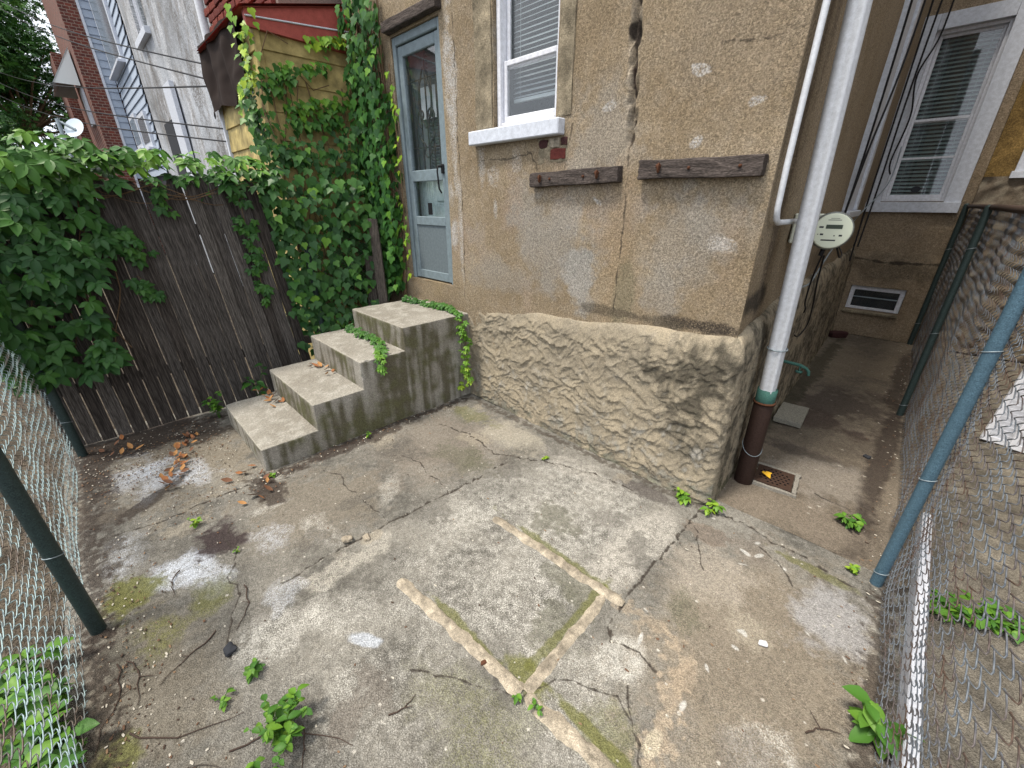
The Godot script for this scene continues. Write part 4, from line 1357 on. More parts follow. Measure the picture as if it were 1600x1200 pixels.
# ---------------------------------------------------------------- neighbours right and left
func next_door() -> void:
	# right: the continued row
	var N := thing("ochre_house", "ochre stucco house beyond the right wire fence", "house")
	var ochre := mat(lin(0.55, 0.36, 0.13), 0.95, {"grain": M.t_stucco, "bump": M.t_stucco_h, "depth": 0.9, "scale": 1.7, "over": M.t_soft, "over_scale": 0.6})
	var ow := [1.02, 2.05, 1.62, 3.6]
	obj("wall", wall(span(0.667, 4.6, 0.08, [ow[0], ow[2]]), span(1.85, 7.5, 0.09, [ow[1], ow[3]]), [ow], func(x, y):
		return [Vector3(x, y, -5.09 + fn1.get_noise_2d(x * 90.0, y * 90.0) * 0.012), Color(1, 1, 1), Vector2.ZERO], Vector3(0, 0, -1), 0.14), ochre, N)
	var base := MB.new()
	base.grid(130, 66, func(i, j):
		var x: float = 0.667 + i * 0.03
		var y: float = j * 0.03
		var a := fr.get_noise_2d(x * 3.0, y * 4.5)
		var m := fn2.get_noise_2d(x * 400.0, y * 400.0)
		return [Vector3(x, y, -5.07 + a * 0.035), Color(0.25, 0.20, 0.15).lerp(Color(0.40, 0.35, 0.27), clampf(0.4 + m * 1.4, 0.0, 1.0)), Vector2.ZERO])
	obj("foundation", base, M.found, N)
	boxy("interior_wall", Vector3(0.69, 0.0, -10.0), Vector3(4.6, 7.4, -5.35), M.interior, N)
	sash_window(N, Transform3D(Basis.IDENTITY, Vector3(ow[0] + 0.002, ow[1] + 0.002, -5.12)), 0.596, 1.546, 0.78, 0.08, 0.042)
	for b in [[0.88, 2.0, 1.02, 3.74], [1.62, 2.0, 1.76, 3.74]]:
		boxy("window_trim", Vector3(b[0], b[1], -5.13), Vector3(b[2], b[3], -5.05), M.white, N)
	boxy("window_sill", Vector3(0.86, 1.93, -5.13), Vector3(1.78, 1.998, -5.02), M.white, N)
	# its rear wing, which shades the passage
	var wing := mat(lin(0.42, 0.30, 0.16), 0.95, {"grain": M.t_stucco, "scale": 1.7})
	boxy("rear_wing_wall", Vector3(2.2, -0.05, -5.0), Vector3(4.6, 6.4, -0.2), wing, N)
	# left: yellow clad extension
	var Y := thing("yellow_extension", "yellow clad extension with red roof edge, overgrown by creeper", "building")
	var X := -3.80
	var Z := 0.79
	var y := 0.04
	while y < 3.0:
		var y2: float = minf(y + 0.215, 3.02)
		var a := MB.new()
		a.T = Transform3D(Basis(Vector3(0, 0, 1), 0.07), Vector3(X - 0.005, y, 0))
		a.box(Vector3(-0.02, 0, -0.9), Vector3(0.0, y2 - y + 0.02, Z - 0.03), 0.003)
		obj("siding_board", a, M.yellow, Y)
		var b := MB.new()
		b.T = Transform3D(Basis(Vector3(1, 0, 0), -0.07), Vector3(0, y, Z - 0.005))
		b.box(Vector3(-5.26, 0, -0.02), Vector3(X - 0.03, y2 - y + 0.02, 0.0), 0.003)
		obj("siding_board", b, M.yellow, Y)
		y += 0.215
	boxy("corner_trim", Vector3(X - 0.04, 0.0, Z - 0.04), Vector3(X + 0.006, 3.05, Z + 0.006), M.yellow, Y)
	boxy("corner_trim", Vector3(-5.31, 0.0, Z - 0.06), Vector3(-5.262, 3.1, Z + 0.012), M.white, Y)
	boxy("interior_wall", Vector3(-5.25, 0.0, -0.9), Vector3(X - 0.06, 2.98, Z - 0.06), M.interior, Y)
	var rt := MB.new()
	for p in [[Vector3(X + 0.03, 2.955, Z + 0.05), Vector3(X + 0.03, 3.075, Z + 0.05), Vector3(X + 0.03, 3.30, -0.12), Vector3(X + 0.03, 2.93, -0.12)]]:
		rt.face([p[0], p[1], p[2], p[3]], Vector3(X - 1, 3, 0))
		var off := Vector3(-0.05, 0, 0)
		rt.face([p[0], p[0] + off, p[1] + off, p[1]], Vector3(X - 0.02, 3.0, 0.3))
		rt.face([p[0], p[0] + off, p[3] + off, p[3]], Vector3(X - 0.02, 3.1, 0.3))
		rt.face([p[1], p[1] + off, p[2] + off, p[2]], Vector3(X - 0.02, 3.0, 0.3))
	obj("red_fascia", rt, M.red_trim, Y)
	var wl := MB.new()
	wl.tube([Vector3(X + 0.034, 3.02, Z + 0.05), Vector3(X + 0.034, 3.10, -0.1)], 0.007, 5)
	obj("white_line", wl, M.white, Y)
	var rf := MB.new()
	rf.face([Vector3(X + 0.05, 3.08, Z + 0.08), Vector3(X + 0.05, 3.31, -0.1), Vector3(-5.3, 3.31, -0.1), Vector3(-5.3, 3.08, Z + 0.08)], Vector3(-4.5, 2, 0))
	rf.face([Vector3(X + 0.05, 3.06, Z + 0.08), Vector3(X + 0.05, 3.29, -0.1), Vector3(-5.3, 3.29, -0.1), Vector3(-5.3, 3.06, Z + 0.08)], Vector3(-4.5, 4, 0))
	obj("roof", rf, M.red_trim, Y)
	# brown tarpaulin over its left corner
	var tp := MB.new()
	tp.grid(40, 30, func(i, j):
		var u: float = i / 39.0
		var v: float = j / 29.0
		var f := sin(u * 19.0 + v * 2.0) * 0.02 + sin(u * 33.0 - v * 3.0) * 0.009 + fn1.get_noise_2d(u * 90.0, v * 60.0) * 0.04
		var low := 2.50 + 0.16 * u + 0.05 * sin(u * 8.0)
		return [Vector3(lerpf(-5.33, -4.02, u), lerpf(low, 3.13, v), Z + 0.05 + f * (1.0 - v * 0.6)), Color(1, 1, 1), Vector2.ZERO])
	tag(obj("tarpaulin", tp, M.tarp), "dark brown tarpaulin hung over the yellow extension's corner", "tarpaulin")
	# brick house above it
	var B := thing("brick_house", "red brick house rising above the yellow extension", "house")
	boxy("mortar_wall", Vector3(-6.3, 0.0, -4.0), Vector3(-4.15, 7.0, 0.42), mat(lin(0.30, 0.25, 0.22), 0.95, {"grain": M.t_conc, "scale": 3.0}), B)
	var bm := MB.new()
	bm.rough_box(Vector3(-0.105, -0.033, -0.05), Vector3(0.105, 0.033, 0.05), 0.06, 0.009, func(p, d):
		return [fn2.get_noise_3d(p.x * 600.0, p.y * 600.0, p.z * 600.0) * 0.008, Color(1, 1, 1)])
	var bmesh := bm.done(true)
	for r in 17:
		for k in 9:
			var o := MeshInstance3D.new()
			o.mesh = bmesh
			o.material_override = M.brick if rng.randf() < 0.6 else M.brick_b
			put(o, "brick", B)
			o.position = Vector3(-6.19 + k * 0.222 + (0.111 if r % 2 == 1 else 0.0) + rnd(-0.004, 0.004), 2.9 + r * 0.08, 0.40 + rnd(-0.008, 0.012))
			o.rotation = Vector3(rnd(-0.03, 0.03), rnd(-0.03, 0.03), rnd(-0.012, 0.012))
	boxy("window_frame", Vector3(-5.0, 4.0, 0.38), Vector3(-4.2, 5.2, 0.47), M.white, B)
	var ds := MB.new()
	ds.tube([Vector3(-6.36, 1.0, 0.47), Vector3(-6.36, 6.5, 0.47)], 0.045, 10)
	obj("downpipe", ds, M.spout, B)

# ---------------------------------------------------------------- wooden fence
func wooden_fence() -> void:
	var F := thing("wooden_fence", "dark weathered board fence leaning beside the concrete steps", "fence")
	var shapes := []
	for k in 6:
		var mb := MB.new()
		var h := 1.0
		var w := 0.0428 - 0.0012 * (k % 3)
		var ear := rnd(0.02, 0.035)
		var cutl := rnd(0.25, 0.6)
		var cutr := rnd(0.25, 0.6)
		var out := []
		var n := 13
		for i in n:
			out.append(Vector2(-w + fn2.get_noise_2d(i * 60.0, k * 90.0) * 0.004, (h - ear) * i / (n - 1.0)))
		out.append(Vector2(-w * cutl, h - rnd(0, 0.006)))
		out.append(Vector2(w * cutr, h - rnd(0, 0.012)))
		for i in range(n - 1, -1, -1):
			out.append(Vector2(w + fn2.get_noise_2d(i * 60.0, k * 90.0 + 500.0) * 0.004, (h - ear * 1.1) * i / (n - 1.0)))
		var m := out.size()
		var th := 0.009
		# faces in strips, so that the outline stays true
		for s in [-1.0, 1.0]:
			for i in m / 2 - 1:
				var a: Vector2 = out[i]
				var b: Vector2 = out[i + 1]
				var c: Vector2 = out[m - 2 - i]
				var d: Vector2 = out[m - 1 - i]
				mb.face([Vector3(s * th, a.y, -a.x), Vector3(s * th, b.y, -b.x), Vector3(s * th, c.y, -c.x), Vector3(s * th, d.y, -d.x)], Vector3(0, a.y, 0))
		for i in m:
			var a: Vector2 = out[i]
			var b: Vector2 = out[(i + 1) % m]
			mb.face([Vector3(-th, a.y, -a.x), Vector3(th, a.y, -a.x), Vector3(th, b.y, -b.x), Vector3(-th, b.y, -b.x)], Vector3(0, (a.y + b.y) / 2.0, 0))
		shapes.append(mb.done(false))
	var mats := [M.old_wood, M.old_wood_b, M.old_wood_c, M.old_wood, M.old_wood_b]
	var z := 2.70
	var i := 0
	while z > 0.9:
		var o := MeshInstance3D.new()
		o.mesh = shapes[i % 6]
		o.material_override = mats[(i * 7 + i / 3) % 5]
		put(o, "board", F)
		var t := (2.7 - z) / 1.8
		var hgt := 1.80 + 0.07 * t + rnd(-0.03, 0.03)
		o.position = Vector3(-3.6 + rnd(-0.009, 0.009), 0.004 + rnd(0, 0.012), z)
		var tilt := lerpf(0.0, 0.10, t) + rnd(-0.0025, 0.0025)
		o.basis = Basis(Vector3.RIGHT, tilt) * Basis(Vector3(0, 0, 1), rnd(-0.004, 0.01)) * Basis(Vector3.UP, rnd(-0.05, 0.05)).scaled(Vector3(1, hgt, 1))
		z -= 0.0915
		i += 1
	for y in [0.45, 1.5]:
		var r := MB.new()
		r.box(Vector3(-0.02, -0.04, -0.9), Vector3(0.02, 0.04, 0.9), 0.004)
		var ro := obj("rail", r, mat(lin(0.09, 0.075, 0.065), 0.9, {"grain": M.t_conc, "scale": 3.0}), F)
		ro.position = Vector3(-3.635, y, 1.78 + 0.1 * (y - 0.4))
	# two old planks standing in the corner by the door
	for b in [[-3.36, 0.20, 0.80, 1.55, 0.10, "tall grey plank standing in the ivy left of the door", 0.03], [-3.52, 0.24, 0.6, 1.20, 0.11, "short grey plank standing in the ivy behind the top step", -0.04]]:
		var q := MB.new()
		q.rough_box(Vector3(-b[4] / 2.0, -0.6, -0.01), Vector3(b[4] / 2.0, b[3] - 0.6, 0.01), 0.05, 0.004, func(p, d):
			return [fn2.get_noise_3d(p.x * 900.0, p.y * 90.0, p.z * 900.0) * 0.005, Color(1, 1, 1)])
		var o := obj("plank", q, M.grey_plank)
		o.position = Vector3(b[0], 0.6, b[1])
		o.rotation = Vector3(-0.03, 0.5, b[6])
		tag(o, b[5], "plank", "old planks beside the door")

# ---------------------------------------------------------------- wire fences
func wire_mesh(length: float, height: float, seed_x: float, near: Callable) -> MB:
	var mb := MB.new()
	var p := 0.051
	var n := int(length / p)
	for i in n:
		var half := int(height / 0.0265)
		var pts := []
		for k in half:
			var s := 1.0 if k % 2 == 0 else -1.0
			var y := k * 0.0265 + 0.03
			var xa := (i + 0.5) * p - s * p * 0.515
			var xb := (i + 0.5) * p + s * p * 0.515
			for q in [0.0, 0.12, 0.5, 0.88]:
				var zz := 0.0
				if q > 0.0:
					zz = s * (0.0036 if q == 0.5 else 0.003)
				pts.append(Vector3(lerpf(xa, xb, q), y + 0.0265 * q, zz))
		for k in pts.size():
			var w := fn1.get_noise_2d(pts[k].x * 45.0 + seed_x, pts[k].y * 45.0)
			pts[k] += Vector3(fn1.get_noise_2d(pts[k].x * 60.0, pts[k].y * 60.0 + 90.0) * 0.008, fn1.get_noise_2d(pts[k].x * 50.0 + 300.0, pts[k].y * 50.0) * 0.010, w * 0.03)
		mb.col = near.call((i + 0.5) * p)
		var start := mb.v.size()
		mb.tube(pts, 0.0019, 4, false)
		for k in range(start, mb.v.size()):
			var g := fn2.get_noise_3d(mb.v[k].x * 300.0 + seed_x, mb.v[k].y * 300.0, 0.0)
			mb.c[k] = mb.col.lerp(Color(0.10, 0.062, 0.042), clampf(0.22 + g * 1.4, 0.0, 0.9))
	return mb

func pipe_post(F: Node, a: Vector3, b: Vector3, r: float, m: Material, ties: Array) -> void:
	var mb := MB.new()
	var d := (b - a).normalized()
	mb.tube([a, b, b + d * r * 0.5, b + d * r * 0.8], [r, r, r * 0.8, r * 0.3], 16)
	var o := obj("post", mb, m, F)
	for t in ties:
		var c: Vector3 = a + d * t
		var ring := []
		for q in 17:
			var g := TAU * q / 16.0
			ring.append(c + Vector3(cos(g), 0.35 * sin(g + 1.0), sin(g)) * (r + 0.002))
		var tm := MB.new()
		tm.tube(ring, 0.0022, 5, false)
		obj("tie", tm, M.galv, o)

func wire_fences() -> void:
	var R := thing("wire_fence", "tall chain-link fence with blue posts along the right of the passage", "fence", Vector3.ZERO, "chain-link fences")
	var a := Vector3(fence_x(-5.1) + 0.012, 0.02, -5.08)
	var b := Vector3(fence_x(2.9) + 0.012, 0.02, 2.9)
	var u := (b - a).normalized()
	var mesh := wire_mesh(a.distance_to(b), 1.64, 0.0, func(_q): return Color(0.15, 0.17, 0.195))
	var o := obj("wire_mesh", mesh, M.wire, R)
	o.set_meta("kind", "stuff")
	o.transform = Transform3D(Basis(u, Vector3.UP, u.cross(Vector3.UP)), a)
	pipe_post(R, Vector3(fence_x(-0.02) - 0.022, -0.02, -0.02), Vector3(fence_x(-0.02) - 0.012, 1.66, -0.125), 0.0245, M.post, [0.09, 0.62, 1.2])
	pipe_post(R, Vector3(fence_x(-2.36) - 0.022, -0.02, -2.36), Vector3(fence_x(-2.4) - 0.02, 1.66, -2.5), 0.0245, M.post_dark, [0.12, 0.75, 1.4])
	pipe_post(R, Vector3(fence_x(-5.04) - 0.02, -0.02, -5.02), Vector3(fence_x(-5.04) - 0.02, 1.66, -5.03), 0.028, M.post_dark, [0.3, 1.2])
	pipe_post(R, Vector3(fence_x(2.6) - 0.022, -0.02, 2.66), Vector3(fence_x(2.6) - 0.012, 1.66, 2.66), 0.0245, M.post, [0.3, 1.2])
	var rl := MB.new()
	rl.tube([Vector3(fence_x(-5.06), 1.655, -5.06), Vector3(fence_x(-2.0), 1.665, -2.0), Vector3(fence_x(2.8), 1.66, 2.8)], 0.019, 12)
	obj("top_rail", rl, mat(lin(0.11, 0.075, 0.06), 0.6, {"metal": 0.3, "grain": M.t_conc, "scale": 4.0}), R)
	var L := thing("wire_fence", "low chain-link fence with dark posts along the left of the yard", "fence", Vector3.ZERO, "chain-link fences")
	var m2 := wire_mesh(4.6, 1.2, 700.0, func(_q): return Color(0.27, 0.36, 0.38))
	var o2 := obj("wire_mesh", m2, M.wire, L)
	o2.set_meta("kind", "stuff")
	o2.transform = Transform3D(Basis(Vector3(1, 0, 0), Vector3.UP, Vector3(0, 0, 1)), Vector3(-3.62, 0.0, 2.712))
	pipe_post(L, Vector3(-1.555, -0.02, 2.675), Vector3(-1.555, 1.25, 2.675), 0.027, M.post_dark, [0.45, 0.95])
	pipe_post(L, Vector3(-3.45, -0.02, 2.68), Vector3(-3.42, 1.3, 2.68), 0.027, M.post_dark, [0.3, 0.9])
	pipe_post(L, Vector3(0.84, -0.02, 2.75), Vector3(0.84, 1.25, 2.75), 0.027, M.post_dark, [0.45, 0.95])
	var r2 := MB.new()
	r2.tube([Vector3(-3.62, 1.235, 2.70), Vector3(0.84, 1.235, 2.70)], 0.017, 10)
	obj("top_rail", r2, M.post_dark, L)
	# post and wire between the board fence and the house
	var P := thing("wire_fence", "short rusty chain-link piece behind the steps, hidden in creeper", "fence", Vector3.ZERO, "chain-link fences")
	var m3 := wire_mesh(0.8, 1.3, 300.0, func(_q): return Color(0.16, 0.15, 0.13))
	var o3 := obj("wire_mesh", m3, M.wire, P)
	o3.set_meta("kind", "stuff")
	o3.transform = Transform3D(Basis(Vector3(0, 0, -1), Vector3.UP, Vector3(1, 0, 0)), Vector3(-3.62, 0.05, 0.88))
	pipe_post(P, Vector3(-3.56, -0.02, 0.78), Vector3(-3.56, 1.35, 0.79), 0.025, M.post_dark, [0.5])

# ---------------------------------------------------------------- leaves
func leaflet(mb: MB, o: Vector3, dir: Vector3, up: Vector3, l: float, w: float, droop: float) -> void:
	var side := dir.cross(up).normalized()
	var tx := [0.0, 0.22, 0.5, 0.78, 1.0]
	var wx := [0.0, 0.72, 1.0, 0.6, 0.0]
	var mids := []
	var ls := []
	var rs := []
	for k in 5:
		var t: float = tx[k]
		var c := o + dir * l * t - up * droop * l * t * t
		mids.append(mb.vert(c, Color(1.35, 1.3, 1.25)))
		var e: float = wx[k] * w * 0.5
		ls.append(mb.vert(c - side * e + up * e * 0.35, Color(0.88, 0.88, 0.88)))
		rs.append(mb.vert(c + side * e + up * e * 0.35, Color(0.94, 0.94, 0.94)))
	for k in 4:
		if k > 0:
			mb.tri(mids[k], mids[k + 1], ls[k])
		if k < 3:
			mb.tri(ls[k], mids[k + 1], ls[k + 1])
		if k > 0:
			mb.tri(mids[k], rs[k], mids[k + 1])
		if k < 3:
			mb.tri(rs[k], rs[k + 1], mids[k + 1])

# leaf meshes lie along +z (tip) with +y as the upper side, about 1 long
func leaf_mesh(kind: String, sd: int) -> ArrayMesh:
	rng.seed = sd
	var mb := MB.new()
	if kind == "creeper":
		for k in 5:
			var g: float = [-1.75, -0.85, 0.0, 0.85, 1.75][k] + rnd(-0.1, 0.1)
			var l: float = [0.46, 0.62, 0.70, 0.62, 0.46][k] * rnd(0.9, 1.1)
			leaflet(mb, Vector3(0, rnd(-0.01, 0.01), 0.02), Vector3(sin(g), rnd(-0.15, 0.05), cos(g)).normalized(), Vector3.UP, l, l * 0.52, rnd(0.15, 0.4))
	elif kind == "ivy":
		# three-lobed leaf
		var outl := [Vector2(0, -0.02), Vector2(0.20, -0.12), Vector2(0.42, 0.06), Vector2(0.52, 0.34), Vector2(0.30, 0.44), Vector2(0.22, 0.66), Vector2(0, 1.0), Vector2(-0.22, 0.66), Vector2(-0.30, 0.44), Vector2(-0.52, 0.34), Vector2(-0.42, 0.06), Vector2(-0.20, -0.12)]
		var c := mb.vert(Vector3(0, -0.04, 0.30))
		var ks := []
		for p in outl:
			ks.append(mb.vert(Vector3(p.x * rnd(0.9, 1.1), 0.12 * absf(p.x) - 0.18 * p.y * p.y + rnd(-0.03, 0.03), p.y)))
		for k in ks.size():
			mb.tri(c, ks[k], ks[(k + 1) % ks.size()])
	elif kind == "weed":
		leaflet(mb, Vector3.ZERO, Vector3(0, 0.05, 1).normalized(), Vector3.UP, 1.0, 0.62, rnd(0.2, 0.45))
	elif kind == "sprig":
		for k in 9:
			var t := k / 8.0
			var g: float = (1.15 if k % 2 == 0 else -1.15) * (1.0 - 0.6 * t)
			leaflet(mb, Vector3(0, rnd(-0.04, 0.04), t * 0.7), Vector3(sin(g), rnd(-0.3, 0.2), cos(g)).normalized(), Vector3.UP, 0.34, 0.18, 0.3)
	elif kind == "dry":
		leaflet(mb, Vector3.ZERO, Vector3(0, 0.1, 1).normalized(), Vector3.UP, 1.0, 0.55, -0.35)
	return mb.done(true)

var leaf_sets := {}

func leaf_kinds() -> void:
	for k in ["creeper", "ivy", "weed", "sprig", "dry"]:
		leaf_sets[k] = [leaf_mesh(k, 11), leaf_mesh(k, 12), leaf_mesh(k, 13)]
	rng.seed = 99

const GREENS := [Color(0.018, 0.060, 0.018), Color(0.030, 0.092, 0.020), Color(0.055, 0.145, 0.022), Color(0.115, 0.235, 0.025), Color(0.27, 0.37, 0.03)]
var green_mats := []

func green_mat(tone: float) -> Material:
	if green_mats.is_empty():
		for k in 13:
			var t := k / 12.0 * (GREENS.size() - 1)
			var a: Color = GREENS[int(t)]
			var b: Color = GREENS[mini(int(t) + 1, GREENS.size() - 1)]
			var c := a.lerp(b, t - int(t))
			green_mats.append(mat(lin(c.r, c.g, c.b), 0.45, {"back": Color(0.28, 0.32, 0.18), "spec": 0.3, "vc": true}))
	return green_mats[clampi(int(tone * 12.0 + 0.5), 0, 12)]

func green(tone: float) -> Color:
	var t := clampf(tone, 0.0, 1.0) * (GREENS.size() - 1)
	var a: Color = GREENS[int(t)]
	return a.lerp(GREENS[mini(int(t) + 1, GREENS.size() - 1)], t - int(t))

# leaves: array of [Transform3D, tone]; the 300 largest in view become parts, the rest one mass
func hang_leaves(root: Node3D, kind: String, leaves: Array) -> void:
	var eye := Vector3(0.564, 1.7, 2.246)
	leaves.sort_custom(func(a, b): return a[2] / eye.distance_to(a[0].origin) > b[2] / eye.distance_to(b[0].origin))
	var set_: Array = leaf_sets[kind]
	var n := mini(300, leaves.size())
	for i in n:
		var o := MeshInstance3D.new()
		o.mesh = set_[i % 3]
		o.material_override = green_mat(leaves[i][1])
		put(o, "leaf", root)
		o.transform = leaves[i][0]
	if leaves.size() > n:
		var mm := MultiMesh.new()
		mm.transform_format = MultiMesh.TRANSFORM_3D
		mm.use_colors = true
		mm.mesh = set_[1]
		mm.instance_count = leaves.size() - n
		for i in range(n, leaves.size()):
			mm.set_instance_transform(i - n, leaves[i][0])
			mm.set_instance_color(i - n, green(leaves[i][1]))
		var o := MultiMeshInstance3D.new()
		o.multimesh = mm
		o.material_override = M.leaf
		put(o, "foliage", root)
		o.set_meta("kind", "stuff")

# a leaf hanging from a face that looks along n
func leaf_at(p: Vector3, n: Vector3, size: float, lift: float, wild: float) -> Transform3D:
	var up := (n * (1.0 - lift) + Vector3.UP * lift + Vector3(rnd(-1, 1), rnd(-1, 1), rnd(-1, 1)) * wild).normalized()
	var tip := (Vector3.DOWN * (1.0 - lift * 0.6) + n * lift * 0.9 + Vector3(rnd(-1, 1), rnd(-0.5, 0.5), rnd(-1, 1)) * (wild + 0.25))
	tip = (tip - up * tip.dot(up)).normalized()
	var x := up.cross(tip)
	return Transform3D(Basis(x, up, tip).scaled(Vector3(size, size, size)), p)

func in_poly(p: Vector2, poly: Array) -> bool:
	return Geometry2D.is_point_in_polygon(p, PackedVector2Array(poly))

func vines() -> void:
	leaf_kinds()
	# --- creeper on the board fence and the corner of the wire fence
	var V := thing("virginia_creeper", "large five-leaved creeper spilling over the left of the board fence", "creeper")
	var L := []
	var mass := [Vector2(2.48, 1.98), Vector2(2.27, 2.0), Vector2(2.09, 1.93), Vector2(2.13, 1.76), Vector2(2.1, 1.6), Vector2(2.06, 1.5), Vector2(2.14, 1.36), Vector2(2.12, 1.25), Vector2(2.22, 1.15), Vector2(2.3, 1.2), Vector2(2.27, 0.88), Vector2(2.27, 0.70), Vector2(2.36, 0.62), Vector2(2.54, 0.58), Vector2(2.78, 0.6), Vector2(2.85, 1.0), Vector2(2.85, 1.9)]
	var c := 0
	while c < 380:
		var q := Vector2(rnd(1.9, 2.85), rnd(0.5, 2.02))
		if not in_poly(q, mass):
			continue
		c += 1
		var deep := rnd(0.03, 0.24) if q.x > 2.2 else rnd(0.02, 0.14)
		var tone := rnd(0.0, 0.35)
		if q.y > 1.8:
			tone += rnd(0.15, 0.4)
		var s := rnd(0.10, 0.165)
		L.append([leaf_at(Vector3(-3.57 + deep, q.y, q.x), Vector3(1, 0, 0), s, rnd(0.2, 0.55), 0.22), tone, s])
	# corner towards the viewer, over the wire fence
	for i in 90:
		var t := pow(rng.randf(), 1.4)
		var p := Vector3(lerpf(-3.5, -2.55, t), lerpf(rnd(0.55, 1.95), rnd(1.0, 1.5), t), rnd(2.66, 2.95))
		var s := rnd(0.12, 0.17)
		L.append([leaf_at(p, Vector3(0.6, 0, -0.8).normalized(), s, rnd(0.2, 0.6), 0.25), rnd(0.0, 0.4), s])
	# along the top of the boards
	for i in 210:
		var z := rnd(0.92, 2.75)
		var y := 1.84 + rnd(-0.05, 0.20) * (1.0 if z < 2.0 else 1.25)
		var tone := rnd(0.25, 0.72) if y > 1.9 else rnd(0.1, 0.45)
		var s := rnd(0.10, 0.16)
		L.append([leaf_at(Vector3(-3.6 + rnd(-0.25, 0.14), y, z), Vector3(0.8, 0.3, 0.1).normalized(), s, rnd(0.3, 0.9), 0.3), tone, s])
	# strands hanging in front of the boards
	var strands := [[Vector2(1.25, 1.83), Vector2(1.22, 1.55), Vector2(1.26, 1.3), Vector2(1.22, 1.15), 34, 0.07], [Vector2(1.22, 1.1), Vector2(1.24, 1.0), Vector2(1.23, 0.92), Vector2(1.23, 0.86), 9, 0.035], [Vector2(2.02, 1.5), Vector2(1.96, 1.42), Vector2(1.95, 1.38), Vector2(1.98, 1.3), 16, 0.08], [Vector2(2.02, 1.2), Vector2(1.97, 1.12), Vector2(1.95, 1.08), Vector2(2.02, 1.02), 14, 0.07], [Vector2(1.78, 1.83), Vector2(1.74, 1.75), Vector2(1.73, 1.66), Vector2(1.72, 1.6), 8, 0.04], [Vector2(0.98, 1.9), Vector2(0.95, 1.75), Vector2(0.93, 1.6), Vector2(0.95, 1.5), 22, 0.08]]
	var st := MB.new()
	for k in strands:
		var pts := []
		for i in 13:
			var t := i / 12.0
			var a: Vector2 = k[0].bezier_interpolate(k[1], k[2], k[3], t)
			pts.append(Vector3(-3.575 + 0.02 * sin(t * 5.0), a.y, a.x))
		st.tube(pts, 0.0028, 5)
		for i in k[4]:
			var p: Vector3 = pts[rng.randi_range(0, 12)]
			var s := rnd(0.07, 0.11)
			L.append([leaf_at(p + Vector3(rnd(0.01, 0.06), rnd(-0.03, 0.03), rnd(-k[5], k[5])), Vector3(1, 0, 0), s, rnd(0.1, 0.5), 0.25), rnd(0.1, 0.42), s])
	# bare brown runners over the top
	for i in 9:
		var pts := []
		var z0 := rnd(1.2, 2.1)
		for j in 14:
			pts.append(Vector3(-3.56 + 0.03 * sin(j * 0.8 + i), 1.80 + 0.06 * sin(j * 0.45 + i * 1.7) - 0.01 * i * j / 13.0, z0 + 0.45 - j * 0.06))
		st.tube(pts, rnd(0.0018, 0.0035), 5)
	for i in 12:
		var pts := []
		var z0 := rnd(2.1, 2.8)
		for j in 12:
			pts.append(Vector3(-3.55 + 0.02 * sin(j + i * 2.0), 1.9 - j * 0.11, z0 + 0.08 * sin(j * 0.6 + i)))
		st.tube(pts, rnd(0.002, 0.004), 5)
	obj("stem", st, M.stem, V)
	hang_leaves(V, "creeper", L)
	# --- ivy on the yellow extension and the house corner
	var I := thing("wall_ivy", "dense ivy climbing the yellow extension and the house corner", "ivy")
	L = []
	var caps := [[Vector2(0.05, 3.0), Vector2(0.41, 2.93), 0.04, 40, 0.75], [Vector2(0.27, 2.79), Vector2(0.75, 2.66), 0.05, 60, 0.45], [Vector2(0.7, 2.62), Vector2(0.8, 2.58), 0.10, 45, 0.35], [Vector2(0.85, 3.03), Vector2(0.9, 2.62), 0.05, 46, 0.8], [Vector2(0.98, 2.62), Vector2(1.08, 2.5), 0.07, 40, 0.85], [Vector2(1.02, 2.5), Vector2(0.9, 2.2), 0.12, 130, 0.3], [Vector2(0.67, 2.42), Vector2(0.09, 2.55), 0.055, 80, 0.55], [Vector2(0.67, 2.30), Vector2(0.18, 2.40), 0.055, 80, 0.35], [Vector2(0.9, 2.1), Vector2(0.5, 2.05), 0.09, 80, 0.25]]
	for k in caps:
		for i in k[3]:
			var q: Vector2 = k[0].lerp(k[1], rng.randf()) + Vector2(rng.randfn(), rng.randfn()) * k[2] * 0.6
			var n := Vector3(1, 0, 0)
			var p := Vector3(-3.77 + rnd(0.0, 0.09), q.y, q.x)
			if q.x > 0.84:
				n = Vector3(0.5, 0, 0.86)
				p.x = -3.80 - (q.x - 0.84) * 0.9 + rnd(-0.03, 0.05)
				p.z = 0.82 + rnd(0.0, 0.12)
			var s := rnd(0.04, 0.07)
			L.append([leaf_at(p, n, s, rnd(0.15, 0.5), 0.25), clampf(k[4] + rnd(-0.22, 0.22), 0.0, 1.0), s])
	var low := [Vector2(1.05, 2.2), Vector2(0.8, 2.13), Vector2(0.58, 2.2), Vector2(0.5, 2.1), Vector2(0.42, 2.28), Vector2(0.12, 2.36), Vector2(-0.05, 2.34), Vector2(-0.05, 0.8), Vector2(0.3, 0.66), Vector2(0.84, 0.4), Vector2(1.0, 0.6), Vector2(1.02, 1.0), Vector2(1.08, 1.75)]
	c = 0
	while c < 1050:
		var q := Vector2(rnd(-0.05, 1.08), rnd(0.5, 2.4))
		if not in_poly(q, low):
			continue
		c += 1
		var s := rnd(0.055, 0.095) if q.y < 1.9 else rnd(0.045, 0.075)
		L.append([leaf_at(Vector3(-3.74 + rnd(0.0, 0.34 if q.y < 1.9 else 0.14), q.y, q.x), Vector3(0.93, 0, 0.37), s, rnd(0.1, 0.5), 0.25), clampf(rnd(0.0, 0.42) + (0.25 if rng.randf() < 0.12 else 0.0), 0.0, 1.0), s])
